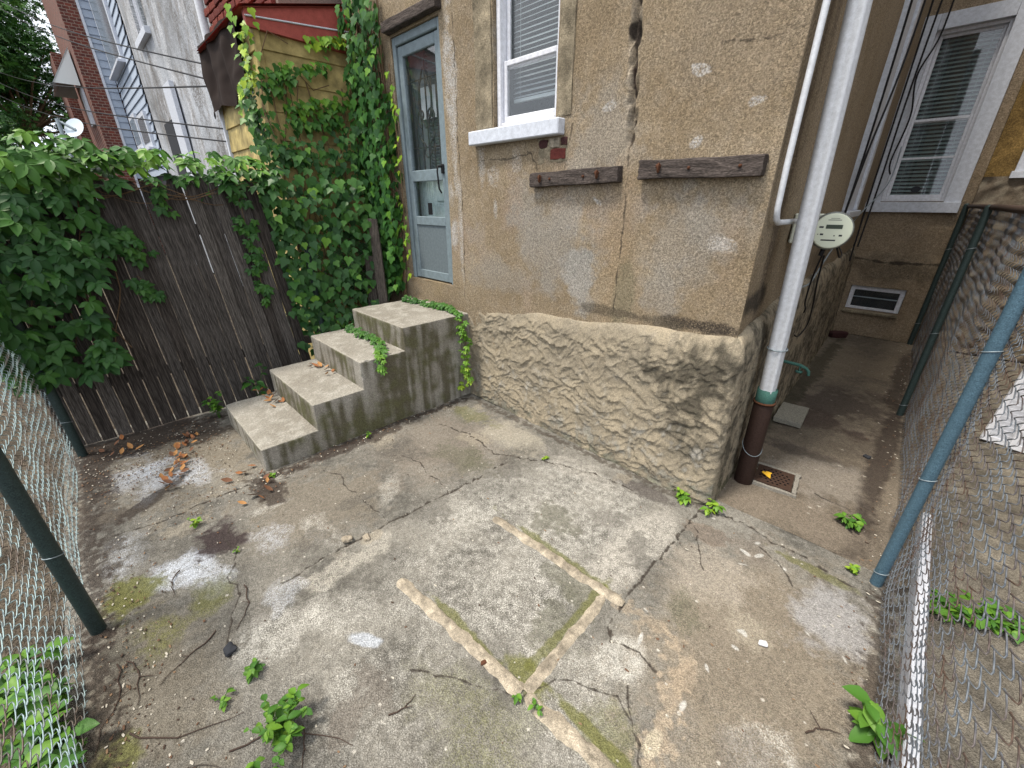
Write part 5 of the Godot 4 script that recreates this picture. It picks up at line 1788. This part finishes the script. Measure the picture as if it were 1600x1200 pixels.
	for i in 150:
		var s := rnd(0.06, 0.10)
		L.append([leaf_at(Vector3(rnd(-3.74, -3.52), rnd(0.35, 1.75), rnd(0.74, 1.06)), Vector3(0.93, 0, 0.37), s, rnd(0.1, 0.5), 0.3), rnd(0.0, 0.4), s])
	# column on the house front, left of the door
	c = 0
	var colp := [Vector2(-3.7, 3.3), Vector2(-3.2, 3.3), Vector2(-3.22, 2.8), Vector2(-3.17, 2.5), Vector2(-3.15, 2.0), Vector2(-3.17, 1.7), Vector2(-3.2, 1.2), Vector2(-3.25, 0.86), Vector2(-3.75, 0.82)]
	while c < 1050:
		var q := Vector2(rnd(-3.75, -3.12), rnd(0.82, 3.3))
		if not in_poly(q, colp):
			continue
		c += 1
		var s := rnd(0.05, 0.085)
		var hi := 0.3 if (q.x > -3.3 and rng.randf() < 0.2) or rng.randf() < 0.1 else 0.0
		L.append([leaf_at(Vector3(q.x, q.y, -0.03 + rnd(0.0, 0.16)), Vector3(0.25, 0, 0.97), s, rnd(0.05, 0.35), 0.2), clampf(rnd(0.02, 0.4) + hi, 0.0, 1.0), s])
	# yellow-green shoots along the door frame
	for i in 46:
		var y := rnd(1.0, 2.75)
		var s := rnd(0.035, 0.055)
		L.append([leaf_at(Vector3(-3.10 + 0.04 * sin(y * 6.0) + rnd(-0.04, 0.04), y, 0.01 + rnd(0.0, 0.03)), Vector3(0, 0, 1), s, rnd(0.1, 0.4), 0.25), rnd(0.6, 1.0), s])
	var sm := MB.new()
	for i in 14:
		var pts := []
		for j in 16:
			pts.append(Vector3(-3.25 - 0.03 * i + 0.04 * sin(j * 0.5 + i), 0.8 + j * 0.16, -0.015 + 0.015 * sin(j + i)))
		sm.tube(pts, rnd(0.002, 0.006), 5)
	for i in 9:
		var pts := []
		var z0 := rnd(0.05, 0.75)
		for j in 12:
			pts.append(Vector3(-3.76 + 0.01 * sin(j + i * 2.0), 1.0 + j * 0.15, z0 + 0.1 * sin(j * 0.4 + i)))
		sm.tube(pts, rnd(0.0025, 0.006), 5)
	for k in [[Vector3(-3.77, 2.9, 0.55), Vector3(-3.75, 2.95, 0.7), Vector3(-3.76, 2.75, 0.8)], [Vector3(-3.77, 2.7, 0.5), Vector3(-3.77, 2.6, 0.4), Vector3(-3.77, 2.66, 0.25)], [Vector3(-3.74, 2.62, 0.82), Vector3(-3.73, 2.4, 0.86), Vector3(-3.74, 2.2, 0.8)], [Vector3(-3.15, 1.0, 0.0), Vector3(-3.1, 1.9, 0.01), Vector3(-3.13, 2.75, 0.0)]]:
		sm.tube(k, 0.004, 5)
	obj("stem", sm, M.stem, I)
	hang_leaves(I, "ivy", L)
	# --- runners on the steps
	runner("creeping_vine", "green creeper trailing along the back of the top step", [Vector3(-3.05, 0.80, 0.10), Vector3(-2.8, 0.80, 0.06), Vector3(-2.5, 0.80, 0.03), Vector3(-2.33, 0.80, 0.05), Vector3(-2.25, 0.74, 0.06)], 95, 0.045, 0.06, 0.25, 0.5)
	runner("creeping_vine", "bright creeper hanging down the wall beside the steps", [Vector3(-2.25, 0.74, 0.06), Vector3(-2.22, 0.55, 0.05), Vector3(-2.20, 0.35, 0.06), Vector3(-2.19, 0.18, 0.06), Vector3(-2.24, 0.06, 0.10)], 70, 0.045, 0.055, 0.6, 0.95)
	runner("creeping_vine", "leafy creeper lying across the third step and over its edge", [Vector3(-3.15, 0.62, 0.70), Vector3(-2.8, 0.61, 0.69), Vector3(-2.5, 0.615, 0.70), Vector3(-2.36, 0.61, 0.78), Vector3(-2.27, 0.58, 0.84), Vector3(-2.26, 0.47, 0.85)], 85, 0.045, 0.06, 0.25, 0.65)

func runner(called: String, label: String, pts: Array, n: int, spread: float, size: float, ta: float, tb: float) -> void:
	var R := thing(called, label, "creeper", Vector3.ZERO, "creepers on the steps")
	var cu := Curve3D.new()
	for p in pts:
		cu.add_point(p)
	cu.bake_interval = 0.03
	var st := MB.new()
	st.tube(Array(cu.get_baked_points()), 0.0025, 5)
	obj("stem", st, M.stem, R)
	var L := []
	for i in n:
		var t := rng.randf()
		var p := cu.sample_baked(t * cu.get_baked_length())
		p += Vector3(rnd(-spread, spread), rnd(0.0, spread * 0.9), rnd(-spread * 0.3, spread))
		var s := size * rnd(0.7, 1.25)
		L.append([leaf_at(p, Vector3(0.5, 0.5, 0.6).normalized(), s, rnd(0.3, 0.8), 0.35), lerpf(ta, tb, clampf(t + rnd(-0.3, 0.3), 0.0, 1.0)), s])
	hang_leaves(R, "creeper", L)

# ---------------------------------------------------------------- houses down the row
func far_houses() -> void:
	var W := thing("peeling_house", "tall house with peeling white paint on grey render", "house")
	var s := Sheet.new()
	s.setup(-15.0, 2.0, -7.6, 9.4, 60.0, noises)
	s.fill(Color(0.25, 0.255, 0.26), Color(0.62, 0.66, 0.72), Color(0.80, 0.84, 0.92))
	for i in 110:
		s.blob(rnd(-15, -7.6), rnd(2, 9), rnd(0.08, 0.3), rnd(0.3, 1.2), Color(0.16, 0.14, 0.12) if i % 3 == 0 else (Color(0.32, 0.30, 0.28) if i % 3 == 1 else Color(0.80, 0.82, 0.86)), 0.8, 1.4, 0.3, 0.48)
	var pm := mat(Color(1, 1, 1), 0.9, {"grain": M.t_conc, "scale": 0.8, "sheet": s.texture()})
	var pw := [-13.4, 4.95, -12.2, 7.2]
	obj("wall", wall(span(-14.9, -7.75, 0.4, [pw[0], pw[2]]), span(0.0, 10.0, 0.4, [pw[1], pw[3]]), [pw], func(x, y):
		return [Vector3(x, y, fn1.get_noise_2d(x * 20.0, y * 20.0) * 0.03), Color(1, 1, 1), s.uv(x, clampf(y, 2.0, 9.3))], Vector3(0, 0, -1), 0.2), pm, W)
	sash_window(W, Transform3D(Basis.IDENTITY, Vector3(pw[0], pw[1], -0.06)), 1.2, 2.25, 1.1, 0.3, 0.12)
	boxy("sill", Vector3(-13.55, 4.82, -0.1), Vector3(-12.05, 4.945, 0.1), M.white, W)
	boxy("interior_wall", Vector3(-14.9, 0, -6), Vector3(-7.76, 9.9, -0.4), M.interior, W)
	boxy("shed_panel", Vector3(-11.9, 2.2, 0.02), Vector3(-11.2, 3.9, 0.1), M.white, W)
	boxy("doorway", Vector3(-13.2, 2.0, 0.015), Vector3(-12.2, 3.35, 0.06), M.interior, W)
	# grey clapboards
	var G := thing("grey_clapboard_house", "narrow house clad in blue-grey clapboards with white windows", "house")
	var gm := mat(lin(0.33, 0.385, 0.47), 0.7)
	var y := 2.4
	while y < 9.6:
		var b := MB.new()
		b.T = Transform3D(Basis(Vector3.RIGHT, -0.14), Vector3(0, y, 0.04))
		b.box(Vector3(-19.0, 0, -0.02), Vector3(-14.95, 0.21, 0.0), 0.004)
		obj("clapboard", b, gm, G)
		var b2 := MB.new()
		b2.T = Transform3D(Basis(Vector3(0, 0, 1), 0.14), Vector3(-18.955, y, 0))
		b2.box(Vector3(-0.02, 0, 0.05), Vector3(0.0, 0.21, 0.30), 0.004)
		obj("clapboard", b2, gm, G)
		y += 0.2
	boxy("interior_wall", Vector3(-19.1, 0, -6), Vector3(-14.96, 9.6, -0.02), M.interior, G)
	boxy("corner_trim", Vector3(-19.06, 0, 0.30), Vector3(-18.93, 9.6, 0.36), M.white, G)
	for k in [[-18.5, 5.25, -16.2, 9.0], [-18.2, 3.3, -17.2, 3.95], [-16.6, 3.2, -15.5, 3.8]]:
		var w := Node3D.new()
		put(w, "window", G)
		boxy("frame", Vector3(k[0] - 0.14, k[1] - 0.14, -0.02), Vector3(k[2] + 0.14, k[3] + 0.1, 0.10), M.white, w)
		boxy("pane", Vector3(k[0], k[1], 0.08), Vector3(k[2], k[3], 0.108), mat(lin(0.16, 0.19, 0.22), 0.1), w)
		boxy("sill", Vector3(k[0] - 0.2, k[1] - 0.2, 0.0), Vector3(k[2] + 0.2, k[1] - 0.14, 0.2), M.white, w)
	# brick wing beyond it: bricks far too small to pick apart
	var B := thing("far_brick_house", "far brown brick house wing with a white metal awning", "house")
	var im := Image.create(128, 128, false, Image.FORMAT_RGB8)
	for py in 128:
		for px in 128:
			var row := py / 16
			var qx := (px + (16 if row % 2 == 1 else 0)) % 32
			var c: Color = Color(0.50, 0.44, 0.40) if py % 16 < 3 or qx < 3 else Color(0.42, 0.20, 0.15).lerp(Color(0.30, 0.15, 0.13), fposmod(sin((px / 32 + row * 7) * 12.9) * 43758.5, 1.0))
			im.set_pixel(px, py, c)
	var bt := StandardMaterial3D.new()
	bt.albedo_texture = ImageTexture.create_from_image(im)
	bt.uv1_triplanar = true
	bt.uv1_world_triplanar = true
	bt.uv1_scale = Vector3(1.6, 1.6, 1.6)
	bt.roughness = 0.9
	boxy("wall", Vector3(-24.0, 0, -5.0), Vector3(-19.02, 8.6, 0.78), bt, B, 0.01)
	var aw := MB.new()
	for q in 15:
		var za := 0.82
		var xx := -22.6 + q * 0.175
		aw.face([Vector3(xx, 6.0, za), Vector3(xx + 0.165, 6.0, za), Vector3(xx + 0.165, 5.02, za + 0.62), Vector3(xx, 5.02, za + 0.62)], Vector3(xx, 4, 0))
		aw.face([Vector3(xx, 6.0 - 0.03, za), Vector3(xx + 0.165, 6.0 - 0.03, za), Vector3(xx + 0.165, 4.99, za + 0.62), Vector3(xx, 4.99, za + 0.62)], Vector3(xx, 7, 3))
	for xx in [-22.6, -20.0]:
		aw.face([Vector3(xx, 6.0, 0.82), Vector3(xx, 5.02, 0.82), Vector3(xx, 5.02, 1.44)], Vector3(-21.3, 5.3, 1.0))
	obj("awning", aw, mat(lin(0.66, 0.72, 0.74), 0.5), B)
	boxy("window", Vector3(-21.0, 4.0, 0.76), Vector3(-20.1, 5.0, 0.84), M.white, B)
	boxy("back_wing", Vector3(-27.2, 0.0, 0.2), Vector3(-24.02, 6.6, 1.05), bt, B)
	# satellite dish
	var D := thing("satellite_dish", "small grey satellite dish on a pole above the creeper", "dish")
	D.position = Vector3(-8.0, 2.46, 1.86)
	var po := MB.new()
	po.tube([Vector3(0.0, -2.46, 0.14), Vector3(0.0, 0.22, 0.14)], 0.022, 8)
	po.tube([Vector3(0.0, 0.2, 0.14), Vector3(0.06, 0.1, 0.0)], 0.015, 6)
	obj("pole", po, M.galv, D)
	var di := MB.new()
	di.T = Transform3D(Basis(Vector3.UP, 0.9) * Basis(Vector3.RIGHT, -0.5), Vector3(0.04, 0.12, 0))
	var dn := 20
	for r in 5:
		for q in dn:
			var g := TAU * q / dn
			var e := 0.008 + r * 0.03
			di.vert(Vector3(cos(g) * e * 0.9, sin(g) * e, e * e * 1.2))
	for r in 4:
		for q in dn:
			var q2 := (q + 1) % dn
			di.quad(r * dn + q, (r + 1) * dn + q, (r + 1) * dn + q2, r * dn + q2)
	obj("dish", di, mat(lin(0.50, 0.58, 0.66), 0.4), D)
	var ar := MB.new()
	ar.tube([Vector3(0.03, -0.02, 0.02), Vector3(0.18, 0.02, 0.12)], 0.007, 6)
	obj("arm", ar, M.black, D)
	# overhead wires
	var lines := [["uppermost overhead wire sagging in front of the clapboard house", Vector3(-24, 8.1, 2.2), Vector3(-14.0, 5.35, 0.7), Vector3(-5.29, 2.98, 0.80)], ["second overhead wire, just below the uppermost one", Vector3(-24, 7.9, 2.3), Vector3(-14.0, 5.28, 0.72), Vector3(-5.29, 2.85, 0.80)], ["middle overhead wire rising toward the tarpaulin", Vector3(-24, 5.9, 2.9), Vector3(-14.0, 4.3, 1.6), Vector3(-5.29, 2.80, 0.80)], ["fourth overhead wire above the satellite dish", Vector3(-24, 5.6, 2.9), Vector3(-14.0, 4.0, 1.6), Vector3(-5.29, 2.42, 0.80)], ["lowest overhead wire, in front of the tree", Vector3(-24, 5.2, 3.0), Vector3(-14.0, 3.7, 1.8), Vector3(-5.29, 2.3, 0.80)]]
	for l in lines:
		var pts := []
		for i in 15:
			var t := i / 14.0
			var p: Vector3 = l[1].lerp(l[3], t)
			p.y -= 0.25 * sin(t * PI)
			pts.append(p)
		var t2 := MB.new()
		t2.tube(pts, 0.009, 5)
		tag(obj("overhead_wire", t2, M.black), l[0], "wire", "overhead wires")

# ---------------------------------------------------------------- trees
func trees() -> void:
	var k := 0
	for b in [[Vector3(-31, 0, 4.6), 5.2, 8.0, "big leafy tree behind the far brick house", 13000], [Vector3(-19.5, 0, 4.2), 2.3, 4.2, "lower tree left of the satellite dish", 4200], [Vector3(-30.5, 0, 2.5), 3.3, 6.0, "middle tree between the low tree and the brick house", 8000]]:
		var T := thing("tree", b[3], "tree", b[0])
		var r: float = b[1]
		var cy: float = b[2]
		var tr := MB.new()
		tr.tube([Vector3.ZERO, Vector3(0.05, cy * 0.4, 0), Vector3(0.0, cy * 0.8, 0.05), Vector3(0.1, cy * 1.25, 0.1)], [0.06 * r, 0.045 * r, 0.03 * r, 0.01], 9)
		obj("trunk", tr, M.stem, T)
		var mm := MultiMesh.new()
		mm.transform_format = MultiMesh.TRANSFORM_3D
		mm.use_colors = true
		mm.mesh = leaf_sets["sprig"][k]
		mm.instance_count = b[4]
		var lumps := []
		var lim := MB.new()
		for i in 46:
			var d := Vector3(rng.randfn(), rng.randfn() * 1.1, rng.randfn()).normalized() * pow(rng.randf(), 0.4)
			var c := Vector3(0, cy, 0) + Vector3(d.x * r, d.y * r * 1.15, d.z * r)
			lumps.append([c, r * rnd(0.16, 0.34)])
			lim.tube([Vector3(0, cy * 0.75, 0), Vector3(0, cy * 0.85, 0).lerp(c, 0.5) + Vector3(0, 0.1, 0), c], [0.018 * r, 0.012 * r, 0.004 * r], 5)
		obj("limb", lim, M.stem, T)
		for i in b[4]:
			var l: Array = lumps[rng.randi_range(0, lumps.size() - 1)]
			var d := Vector3(rng.randfn(), rng.randfn() * 0.8, rng.randfn()).normalized() * pow(rng.randf(), 0.45)
			var p: Vector3 = l[0] + d * l[1]
			var s := rnd(0.24, 0.42) * (1.0 if k == 0 else 0.7)
			mm.set_instance_transform(i, leaf_at(p, Vector3(rnd(-1, 1), 0.4, rnd(-1, 1)).normalized(), s, 0.5, 0.4))
			mm.set_instance_color(i, green(rnd(0.05, 0.55)))
		var o := MultiMeshInstance3D.new()
		o.multimesh = mm
		o.material_override = M.leaf
		put(o, "crown", T)
		o.set_meta("kind", "stuff")
		k += 1

# ---------------------------------------------------------------- weeds, litter, odds and ends
func weed(label: String, at: Vector2, rad: float, hgt: float, n: int, size: float, ta: float, tb: float, y0 := 0.0) -> void:
	var W := thing("weed", label, "weed", Vector3(at.x, ground_y(at.x, at.y) + y0, at.y), "weeds in the yard")
	var st := MB.new()
	var shoots := maxi(3, n / 9)
	var tips := []
	for i in shoots:
		var g := TAU * i / shoots + rnd(-0.4, 0.4)
		var e := rad * rnd(0.35, 1.0)
		var tip := Vector3(cos(g) * e, hgt * rnd(0.6, 1.0), sin(g) * e)
		st.tube([Vector3(cos(g), -0.4, sin(g)) * 0.004, Vector3(tip.x * 0.4, tip.y * 0.6, tip.z * 0.4), tip], [0.0022, 0.0017, 0.001], 5)
		tips.append(tip)
	obj("stem", st, green_mat(0.5), W)
	for i in n:
		var tip: Vector3 = tips[i % shoots]
		var t := 1.0 - pow(rng.randf(), 1.6) * 0.75
		var p := Vector3(tip.x * t * t, tip.y * t, tip.z * t * t)
		var g := rnd(0, TAU)
		var up := Vector3(rnd(-0.4, 0.4), 1, rnd(-0.4, 0.4)).normalized()
		var tp := Vector3(cos(g), rnd(-0.2, 0.3), sin(g))
		tp = (tp - up * tp.dot(up)).normalized()
		var s := size * rnd(0.6, 1.15)
		var o := MeshInstance3D.new()
		o.mesh = leaf_sets["weed"][i % 3]
		o.material_override = green_mat(lerpf(ta, tb, rng.randf()))
		put(o, "leaf", W)
		o.transform = Transform3D(Basis(up.cross(tp), up, tp).scaled(Vector3(s, s, s)), p)

func small_things() -> void:
	weed("largest bushy weed at the bottom edge of the yard", Vector2(-0.56, 2.24), 0.095, 0.13, 150, 0.040, 0.4, 0.8)
	weed("second bushy clump right at the bottom edge below the largest weed", Vector2(-0.46, 2.34), 0.09, 0.08, 90, 0.036, 0.4, 0.75)
	weed("small weed standing above the largest bushy weed", Vector2(-0.87, 2.25), 0.04, 0.06, 26, 0.04, 0.4, 0.7)
	weed("tiny weed left of the small upright weed near the bottom", Vector2(-0.84, 2.36), 0.03, 0.035, 12, 0.028, 0.5, 0.8)
	weed("small round weed at the edge of the dark dirt patch", Vector2(-2.0, 2.24), 0.035, 0.05, 22, 0.03, 0.7, 0.95)
	weed("tiny pale weed in the crack beside the dirt patch", Vector2(-1.62, 2.13), 0.018, 0.025, 9, 0.018, 0.7, 0.95)
	weed("weed on the passage floor near the right fence", Vector2(0.655, -0.40), 0.07, 0.07, 64, 0.045, 0.4, 0.75)
	weed("small weed beside the blue fence post's foot", Vector2(0.712, -0.01), 0.035, 0.04, 22, 0.03, 0.6, 0.95)
	weed("broad-leaved weed at the right fence near the bottom edge", Vector2(0.885, 0.80), 0.08, 0.13, 22, 0.09, 0.45, 0.75)
	weed("weed at the foot of the rough base, left of the house corner", Vector2(-0.125, 0.06), 0.05, 0.07, 36, 0.045, 0.55, 0.85)
	weed("weed growing right at the foot of the house corner", Vector2(0.045, 0.03), 0.045, 0.07, 32, 0.045, 0.6, 0.9)
	weed("tiny weed below the wall, in the concrete crack", Vector2(-1.02, 0.31), 0.03, 0.025, 14, 0.028, 0.7, 0.95)
	weed("fern-like weed between the board fence and the bottom step", Vector2(-3.42, 1.83), 0.10, 0.24, 42, 0.055, 0.4, 0.75)
	weed("leafy weed between the board fence and the second step", Vector2(-3.38, 1.50), 0.10, 0.42, 20, 0.10, 0.1, 0.4)
	weed("tiny weed at the foot of the steps' side", Vector2(-2.2, 1.08), 0.02, 0.05, 10, 0.03, 0.5, 0.8)
	weed("tiny weed in front of the bottom step's corner", Vector2(-2.2, 1.78), 0.03, 0.025, 12, 0.024, 0.6, 0.9)
	weed("grassy tuft where the tan strips meet, left side", Vector2(-0.07, 1.585), 0.02, 0.03, 8, 0.026, 0.4, 0.7)
	weed("grassy tuft where the tan strips meet, right side", Vector2(0.0, 1.56), 0.02, 0.03, 8, 0.026, 0.4, 0.7)
	for i in 6:
		weed(["leftmost leafy weed seen through the left chain-link fence", "second leafy weed from the left behind the left chain-link fence", "third leafy weed from the left behind the left chain-link fence", "fourth leafy weed from the left behind the left chain-link fence", "fifth leafy weed from the left behind the left chain-link fence", "rightmost leafy weed pushing against the left chain-link fence"][i], Vector2(-1.45 + i * 0.11, 2.86 - 0.015 * i + 0.04 * (i % 2)), 0.10, 0.16 + 0.03 * (i % 3), 40, 0.075, 0.3, 0.7, -0.04)
	for i in 7:
		weed("green weed in the row beyond the right chain-link fence", Vector2(1.0 + i * 0.045, -0.02 - 0.02 * i), 0.07, 0.09, 34, 0.05, 0.4, 0.75, -0.018)
	# dead leaves
	var spots := []
	for i in 46:
		var t := i / 45.0
		var p := Vector2(-3.25, 2.02).bezier_interpolate(Vector2(-3.0, 2.22), Vector2(-2.75, 2.18), Vector2(-2.55, 2.30), t)
		spots.append(Vector3(p.x + rnd(-0.06, 0.06), 0.006, p.y + rnd(-0.05, 0.05)))
	for i in 16:
		spots.append(Vector3(rnd(-3.1, -2.85) - 0.02 * i, 0.172, rnd(1.43, 1.53)))
	for i in 12:
		spots.append(Vector3(rnd(-3.15, -2.75), 0.378, rnd(1.05, 1.14)))
	for i in 14:
		spots.append(Vector3(rnd(-2.4, -1.95), 0.006, rnd(1.82, 2.0)))
	for i in 8:
		spots.append(Vector3(rnd(-3.5, -3.2), 0.006, rnd(2.3, 2.6)))
	var dm := [mat(lin(0.26, 0.11, 0.045), 0.8), mat(lin(0.38, 0.20, 0.08), 0.8), mat(lin(0.15, 0.075, 0.045), 0.8)]
	for i in spots.size():
		var o := MeshInstance3D.new()
		o.mesh = leaf_sets["dry"][i % 3]
		o.material_override = dm[i % 3]
		put(o, "dead_leaf", self)
		var s := rnd(0.035, 0.065)
		var on_step: bool = spots[i].y > 0.1
		o.transform = Transform3D(Basis(Vector3.UP, rnd(0, TAU)) * Basis(Vector3.RIGHT, rnd(-0.35, 0.25)) * Basis(Vector3(0, 0, 1), rnd(-0.5, 0.5)).scaled(Vector3(s, s, s)), spots[i] + Vector3(0, 0.004 + (0.0 if on_step else ground_y(spots[i].x, spots[i].z)), 0))
		tag(o, "dry brown leaf on the concrete steps" if on_step else "dry brown leaf fallen on the ground near the board fence", "leaf", "dead leaves on the steps" if on_step else "dead leaves on the ground")
	# the yellow one on the drain
	var yl := obj("yellow_leaf", leaf_sets["ivy"][0], mat(lin(0.62, 0.36, 0.03), 0.7))
	yl.transform = Transform3D(Basis(Vector3.UP, 0.8).scaled(Vector3(0.06, 0.06, 0.06)), Vector3(0.16, 0.042, -0.565))
	tag(yl, "bright yellow leaf lying on the drain cover", "leaf")
	# twigs
	var tw := [[Vector2(-0.62, 2.40), Vector2(-0.40, 2.06), "long twig beside the bushy weed at the bottom edge"], [Vector2(-0.55, 2.20), Vector2(-0.40, 2.22), "short twig crossing the long one by the bushy weed"], [Vector2(-0.97, 2.60), Vector2(-0.72, 2.34), "thin twig right of the left wire fence near the bottom"], [Vector2(-1.28, 2.62), Vector2(-1.05, 2.56), "bent dark twig at the foot of the left wire fence"], [Vector2(-1.36, 2.17), Vector2(-1.12, 2.24), "dark twig lying along the crack left of centre"], [Vector2(-1.20, 2.33), Vector2(-1.05, 2.50), "thin twig below the moss patch"], [Vector2(-0.36, 1.95), Vector2(-0.36, 1.84), "small twig on the grey slab left of the tan strips"], [Vector2(-0.75, 2.60), Vector2(-0.60, 2.42), "pale curved twig in the bottom left corner"], [Vector2(-1.68, 2.36), Vector2(-1.52, 2.42), "small twig on the white paint spill"], [Vector2(0.45, -0.62), Vector2(0.62, -0.55), "pale straw stalk on the passage floor"], [Vector2(0.72, 0.95), Vector2(0.80, 0.86), "small twig near the right fence"], [Vector2(-1.3, 2.66), Vector2(-0.95, 2.68), "forked twig lying under the left wire fence"]]
	for k in tw:
		var a: Vector2 = k[0]
		var b: Vector2 = k[1]
		var pts := []
		var rr := []
		for i in 9:
			var t := i / 8.0
			var p := a.lerp(b, t) + Vector2(b.y - a.y, a.x - b.x) * (0.12 * sin(t * PI + a.x * 9.0) + rnd(-0.03, 0.03))
			pts.append(Vector3(p.x, ground_y(p.x, p.y) + 0.0045, p.y))
			rr.append(lerpf(0.0032, 0.001, t))
		var mb := MB.new()
		mb.tube(pts, rr, 6)
		var m: Vector3 = pts[4]
		mb.tube([m, m + Vector3(rnd(-0.05, 0.05), 0.006, rnd(-0.05, 0.05))], [0.002, 0.001], 5)
		tag(obj("twig", mb, M.twig if not k[2].begins_with("pale") else M.grey_plank), k[2], "twig", "twigs on the concrete")
	# stones
	for k in [[Vector2(-1.04, 2.29), 0.027, "black stone chip beside the crack left of centre", M.interior], [Vector2(-0.26, 1.585), 0.012, "small brown stone on the tan strip", M.rust], [Vector2(0.51, 0.70), 0.016, "white pebble on the brown concrete at right", M.vinyl], [Vector2(-1.22, 1.60), 0.022, "pale pebble at the edge of the flecked slab", M.mortar], [Vector2(-1.28, 1.68), 0.028, "flat pale chip of render beside the pale pebble", M.mortar], [Vector2(0.62, -1.35), 0.022, "dark clod on the passage floor", M.interior]]:
		var mb := MB.new()
		var r: float = k[1]
		mb.rough_box(Vector3(-r, -r * 0.4, -r * 0.7), Vector3(r, r * 0.5, r * 0.7), r * 0.5, r * 0.35, func(p, d):
			return [fn2.get_noise_3d(p.x * 1500.0, p.y * 1500.0, p.z * 1500.0) * r * 0.4, Color(1, 1, 1)])
		var o := obj("stone", mb, k[3])
		o.position = Vector3(k[0].x, ground_y(k[0].x, k[0].y) + r * 0.35, k[0].y)
		o.rotation.y = rnd(0, TAU)
		tag(o, k[2], "stone", "stones on the concrete")
	# crumbs of soil, bark and leaf under the fence
	var mm := MultiMesh.new()
	mm.transform_format = MultiMesh.TRANSFORM_3D
	mm.use_colors = true
	var cm := MB.new()
	cm.box(Vector3(-0.5, -0.25, -0.3), Vector3(0.5, 0.25, 0.3), 0.15)
	mm.mesh = cm.done(false)
	var N := 2600
	mm.instance_count = N
	for i in N:
		var p: Vector2
		var q := rng.randf()
		if q < 0.45:
			p = Vector2(rnd(-3.6, -2.9) + absf(rng.randfn()) * 0.25, rnd(1.85, 2.7))
		elif q < 0.6:
			p = Vector2(-2.22 + rng.randfn() * 0.08, rnd(0.2, 2.5))
		elif q < 0.78:
			p = Vector2(rnd(-1.9, 0.0) + rng.randfn() * 0.2, 2.68 - absf(rng.randfn()) * 0.12)
		elif q < 0.9:
			var zz := rnd(-5.0, 2.6)
			p = Vector2(fence_x(zz) - absf(rng.randfn()) * 0.06, zz)
		else:
			p = Vector2(rnd(-2.4, 0.85), rnd(0.1, 2.6))
		var s := rnd(0.003, 0.011)
		mm.set_instance_transform(i, Transform3D(Basis.from_euler(Vector3(rnd(-0.4, 0.4), rnd(0, TAU), rnd(-0.4, 0.4))).scaled(Vector3(s * rnd(0.6, 2.2), s * 0.6, s)), Vector3(p.x, ground_y(p.x, p.y) + 0.003, p.y)))
		mm.set_instance_color(i, [Color(0.06, 0.04, 0.03), Color(0.12, 0.07, 0.045), Color(0.2, 0.13, 0.08), Color(0.45, 0.42, 0.36)][rng.randi_range(0, 3)])
	var cr := MultiMeshInstance3D.new()
	cr.multimesh = mm
	cr.material_override = M.dry
	put(cr, "litter", self)
	cr.set_meta("kind", "stuff")
	tag(cr, "fine crumbs of soil, bark and grit scattered over the concrete", "litter")
	# white boards beyond the right fence
	var wb := MB.new()
	wb.box(Vector3(-0.02, 0.0, -1.3), Vector3(0.02, 0.11, 1.3), 0.004)
	var wo := obj("white_board", wb, M.vinyl)
	wo.position = Vector3(0.955, -0.008, 0.62)
	wo.rotation.y = 0.012
	tag(wo, "long white board standing on edge just beyond the right fence", "board")
	for k in 2:
		var S := thing("louvre_shutter", "white louvred shutter leaning beyond the right fence, nearer one" if k == 0 else "white louvred shutter leaning beyond the right fence, farther one", "shutter", Vector3(1.30 + 0.14 * k, -0.01, -2.32 + 0.05 * k), "white shutters beyond the fence")
		S.rotation = Vector3(-0.22, 0.35, -0.18)
		S.scale = Vector3(0.8, 0.85, 0.8)
		for b in [[-0.13, 0.0, -0.09, 0.75], [0.09, 0.0, 0.13, 0.75], [-0.09, 0.0, 0.09, 0.05], [-0.09, 0.7, 0.09, 0.75]]:
			boxy("rail", Vector3(b[0], b[1], -0.014), Vector3(b[2], b[3], 0.014 - 0.001 * absf(b[1])), M.vinyl, S)
		for i in 16:
			var l := MB.new()
			l.T = Transform3D(Basis(Vector3.RIGHT, 0.25), Vector3(0, 0.07 + i * 0.04, 0))
			l.box(Vector3(-0.09, -0.022, -0.003), Vector3(0.09, 0.022, 0.003), 0.001)
			obj("slat", l, M.vinyl, S)
